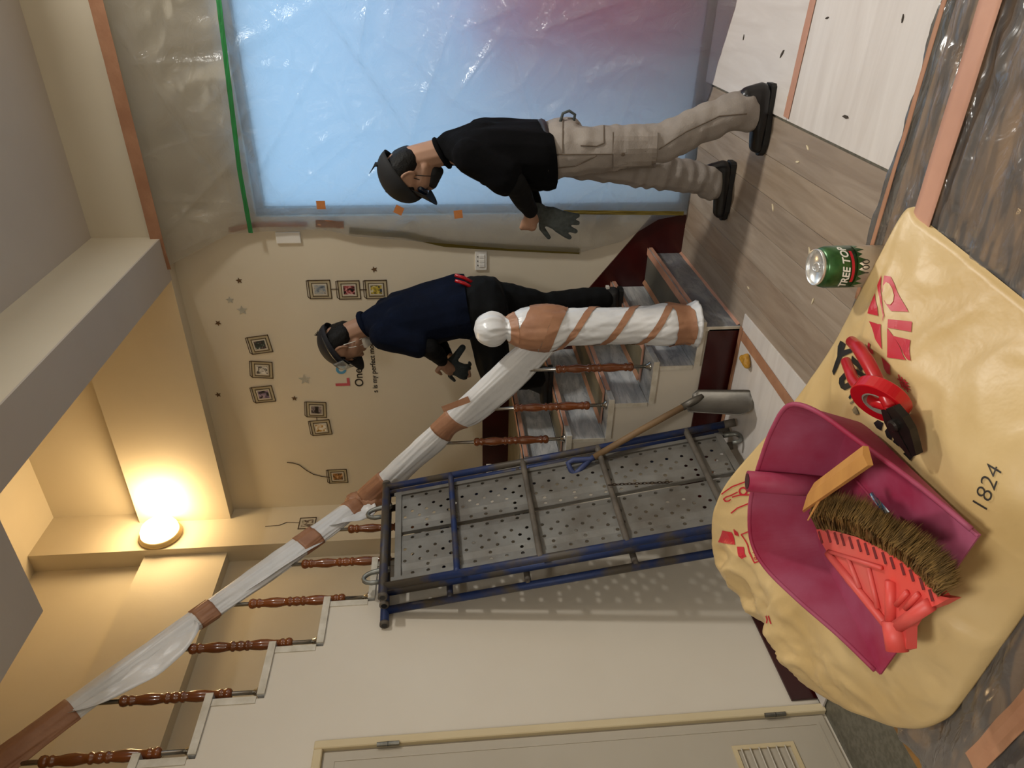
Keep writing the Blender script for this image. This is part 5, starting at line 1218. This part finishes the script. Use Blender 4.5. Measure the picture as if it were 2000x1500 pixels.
for s in 'LR':
    h, k, a = B['hip'+s], B['kn'+s], B['an'+s]; tro += [[(h, .102), (h.lerp(k, .5), .095)], [(h.lerp(k, .5), .095), (k, .082)], [(k, .080), (k.lerp(a, .55), .076)], [(k.lerp(a, .55), .076), (a, .066)]]
obj('trousers', blob(tro, .008, 4, disp=lambda c: .0055*ns(c.x*13, c.y*13, c.z*22)+.004*ns(c.x*7+c.z*26, c.y*7, c.z*9)), BTR, p2)
def boot(heel, toe): return shoe(p2, heel, toe, BOOT, SOLE, .14)
b1 = boot((-.125, -.262, .3815), (-.385, -.266, .3815)); boot((-.49, -.45, .7635), (-.745, -.44, .7635))
obj('boot_tag', bx(-.128, -.110, -.275, -.250, .455, .472), LIP, b1)
hb = [[(H2d(-.05, .01, .036), .058), (H2d(-.05, .01, -.036), .058), (H2d(-.052, -.03, .026), .050), (H2d(-.052, -.03, -.026), .050), (H2d(-.03, .04, .048), .046), (H2d(-.03, .04, -.048), .046)], [(H2d(.03, .04, .060), .024), (H2d(.012, .02, .068), .014), (H2d(-.02, .03, .062), .026)], [(H2d(.03, .04, -.060), .024), (H2d(.012, .02, -.068), .014), (H2d(-.02, .03, -.062), .026)]]
obj('hair', blob(hb, .006, 3, disp=lambda c: .0015*ns(c.x*40, c.y*40, c.z*60)), HAIR, p2)
c2 = cap(p2, H2d, CAPN, .020, ''); obj('cap_strap', bm_me(obox(bmesh.new(), H2d(-.125, .035, 0), H2d(1, 0, 0)-H2d(0, 0, 0), H2d(0, 1, 0)-H2d(0, 0, 0), H2d(0, 0, 1)-H2d(0, 0, 0), .02, .018, .05)), CAPN, c2)
for k in range(4): obj('hair_tuft', bm_me(tb([H2d(-.09, .06, -.012+.008*k), H2d(-.12, .078, -.014+.009*k), H2d(-.13, .07+.006*k, -.012+.009*k)], [.005, .004, .001], 6)), HAIR, p2)
WMK = mat('white_mask_cloth', '#CFCBC2', None, rough=.7); mk = [[(H2d(.060, -.085, .02), .020), (H2d(.060, -.085, -.02), .020), (H2d(.062, -.10, 0), .020), (H2d(.03, -.095, .03), .016), (H2d(.03, -.095, -.03), .016)]]
mo = obj('face_mask', blob(mk, .005, 2), WMK, p2)
for s in (1, -1):
    obj('mask_strap', bm_me(tb([H2d(.045, -.085, .040*s), H2d(.02, -.05, .068*s), H2d(-.012, -.005, .083*s)], .0022, 6)), WMK, mo); obj('mask_strap', bm_me(tb([H2d(.015, -.10, .042*s), H2d(-.005, -.06, .066*s), H2d(-.024, -.02, .080*s)], .0022, 6)), WMK, mo)
    obj('eye', blob([[(H2d(.080, .006, .030*s), .0105), (H2d(.079, .006, .034*s), .0095)]], .003, 1), BLACK, p2)
m, nt, b = nodes('clear_goggle_plastic'); b.inputs['Transmission Weight'].default_value = .85; b.inputs['Roughness'].default_value = .15; b.inputs['IOR'].default_value = 1.15; b.inputs['Base Color'].default_value = (.8, .82, .82, 1)
def gog(a, b_): th = (a-.5)*2.6; return H2d(-.012+.125*math.cos(th)+.012*b_, .085-.055*b_, .105*math.sin(th))
V, F = grid(24, 6, gog); obj('clear_goggles', solid(me_from(V, F), .002), m, p2)
obj('goggle_strap', bm_me(tb([H2d(-.012+.118*math.cos(t), .055+.012*math.cos(t), .100*math.sin(t)) for t in [1.2+k*.2 for k in range(20)]], .005, 6)), BLACK, p2)
# second glove held in his hand, red pliers in his back pocket
g2 = hand_prims(V3(-.425, -.50, 1.315), (-.55, .12, -.83), (.2, .9, .1), (-.8, -.2, .5), curl=.3, scale=1.0, thick=1.4)
g2 += [[(V3(-.425, -.50, 1.315), .026), (V3(-.40, -.47, 1.28), .02)], [(V3(-.41, -.48, 1.29), .022), (V3(-.36, -.44, 1.24), .018)]]
tag(obj('work_glove', blob(g2, .005, 3), mat('dark_grey_knit', '#33393A', '#2A3031', scale=60, rough=.85, bmp=.3, bscale=200)), 'dark grey work glove held by the worker on the stairs', 'glove')
pk = thing('pocket_pliers', (-.0, -.44, 1.20), 'red tool handles sticking out of the navy worker\'s back pocket', 'pliers')
for dx, dy in ((0, -.015), (.014, .02)): obj('handle_grip', bm_me(tb([V3(-.03+dx, -.44+dy, 1.17), V3(.004+dx, -.44+dy, 1.225), V3(.020+dx, -.44+dy, 1.27)], [.008, .009, .008], 10), smooth=True), REDP, pk)
obj('tool_joint', bm_me(lathe(bmesh.new(), V3(-.04, -.46, 1.165), (0, 1, 0), [(0, .014), (.05, .014)], 12)), JAW, pk)

# ------------------------------------------------------------------ small debris on the floor
CHIP = [mat('pale_wood_chip', '#D8C9A8', None, rough=.8), mat('dark_wood_chip', '#3E342A', None, rough=.8)]
random.seed(3)
for x, y_, k, s, lb in ((1540, 200, 0, 9, 'pale curl of wood on the taped seam of the boards'), (1652, 228, 1, 7, 'dark curled splinter on the large pale board'), (1578, 288, 0, 5, 'pale wood chip on the brown planks near the black shoe'), (1558, 316, 0, 5, 'pale wood chip on the brown planks beside the knot'), (1616, 35, 1, 4, 'dark speck of wood on the large pale board'), (1764, 36, 1, 4, 'dark chip near the plastic table cover'), (1453, 73, 1, 4, 'dark chip on the board under the curtain'), (1528, 105, 1, 7, 'long dark splinter on the board under the curtain'), (1510, 405, 0, 6, 'pale chip pair on the brown planks'), (1582, 492, 0, 7, 'thin white splinter beside the can'), (1588, 588, 0, 5, 'pale chip on planks between can and stairs'), (1462, 562, 0, 4, 'tiny white chip near the first step')):
    white = y_ < 235; p = at(x, y_, 2, .0065 if white else .0005); a = random.random()*3; L = s*.0028; d = V3(math.cos(a), math.sin(a), 0); q = V3(-d.y, d.x, 0)
    bm = bmesh.new(); pts = [p-d*L+q*L*.1, p-d*L*.2+q*L*.28, p+d*L+q*L*.05, p+d*L*.3-q*L*.25, p-d*L*.6-q*L*.2]
    A_ = [bm.verts.new(v_) for v_ in pts]; B_ = [bm.verts.new(v_+V3(0, 0, .003)) for v_ in pts]; bm.faces.new(A_); bm.faces.new(B_[::-1])
    for i in range(5): bm.faces.new((A_[i], A_[(i+1) % 5], B_[(i+1) % 5], B_[i]))
    tag(obj('wood_chip', bm, CHIP[k]), lb, 'wood chip', 'wood chips on the floor')
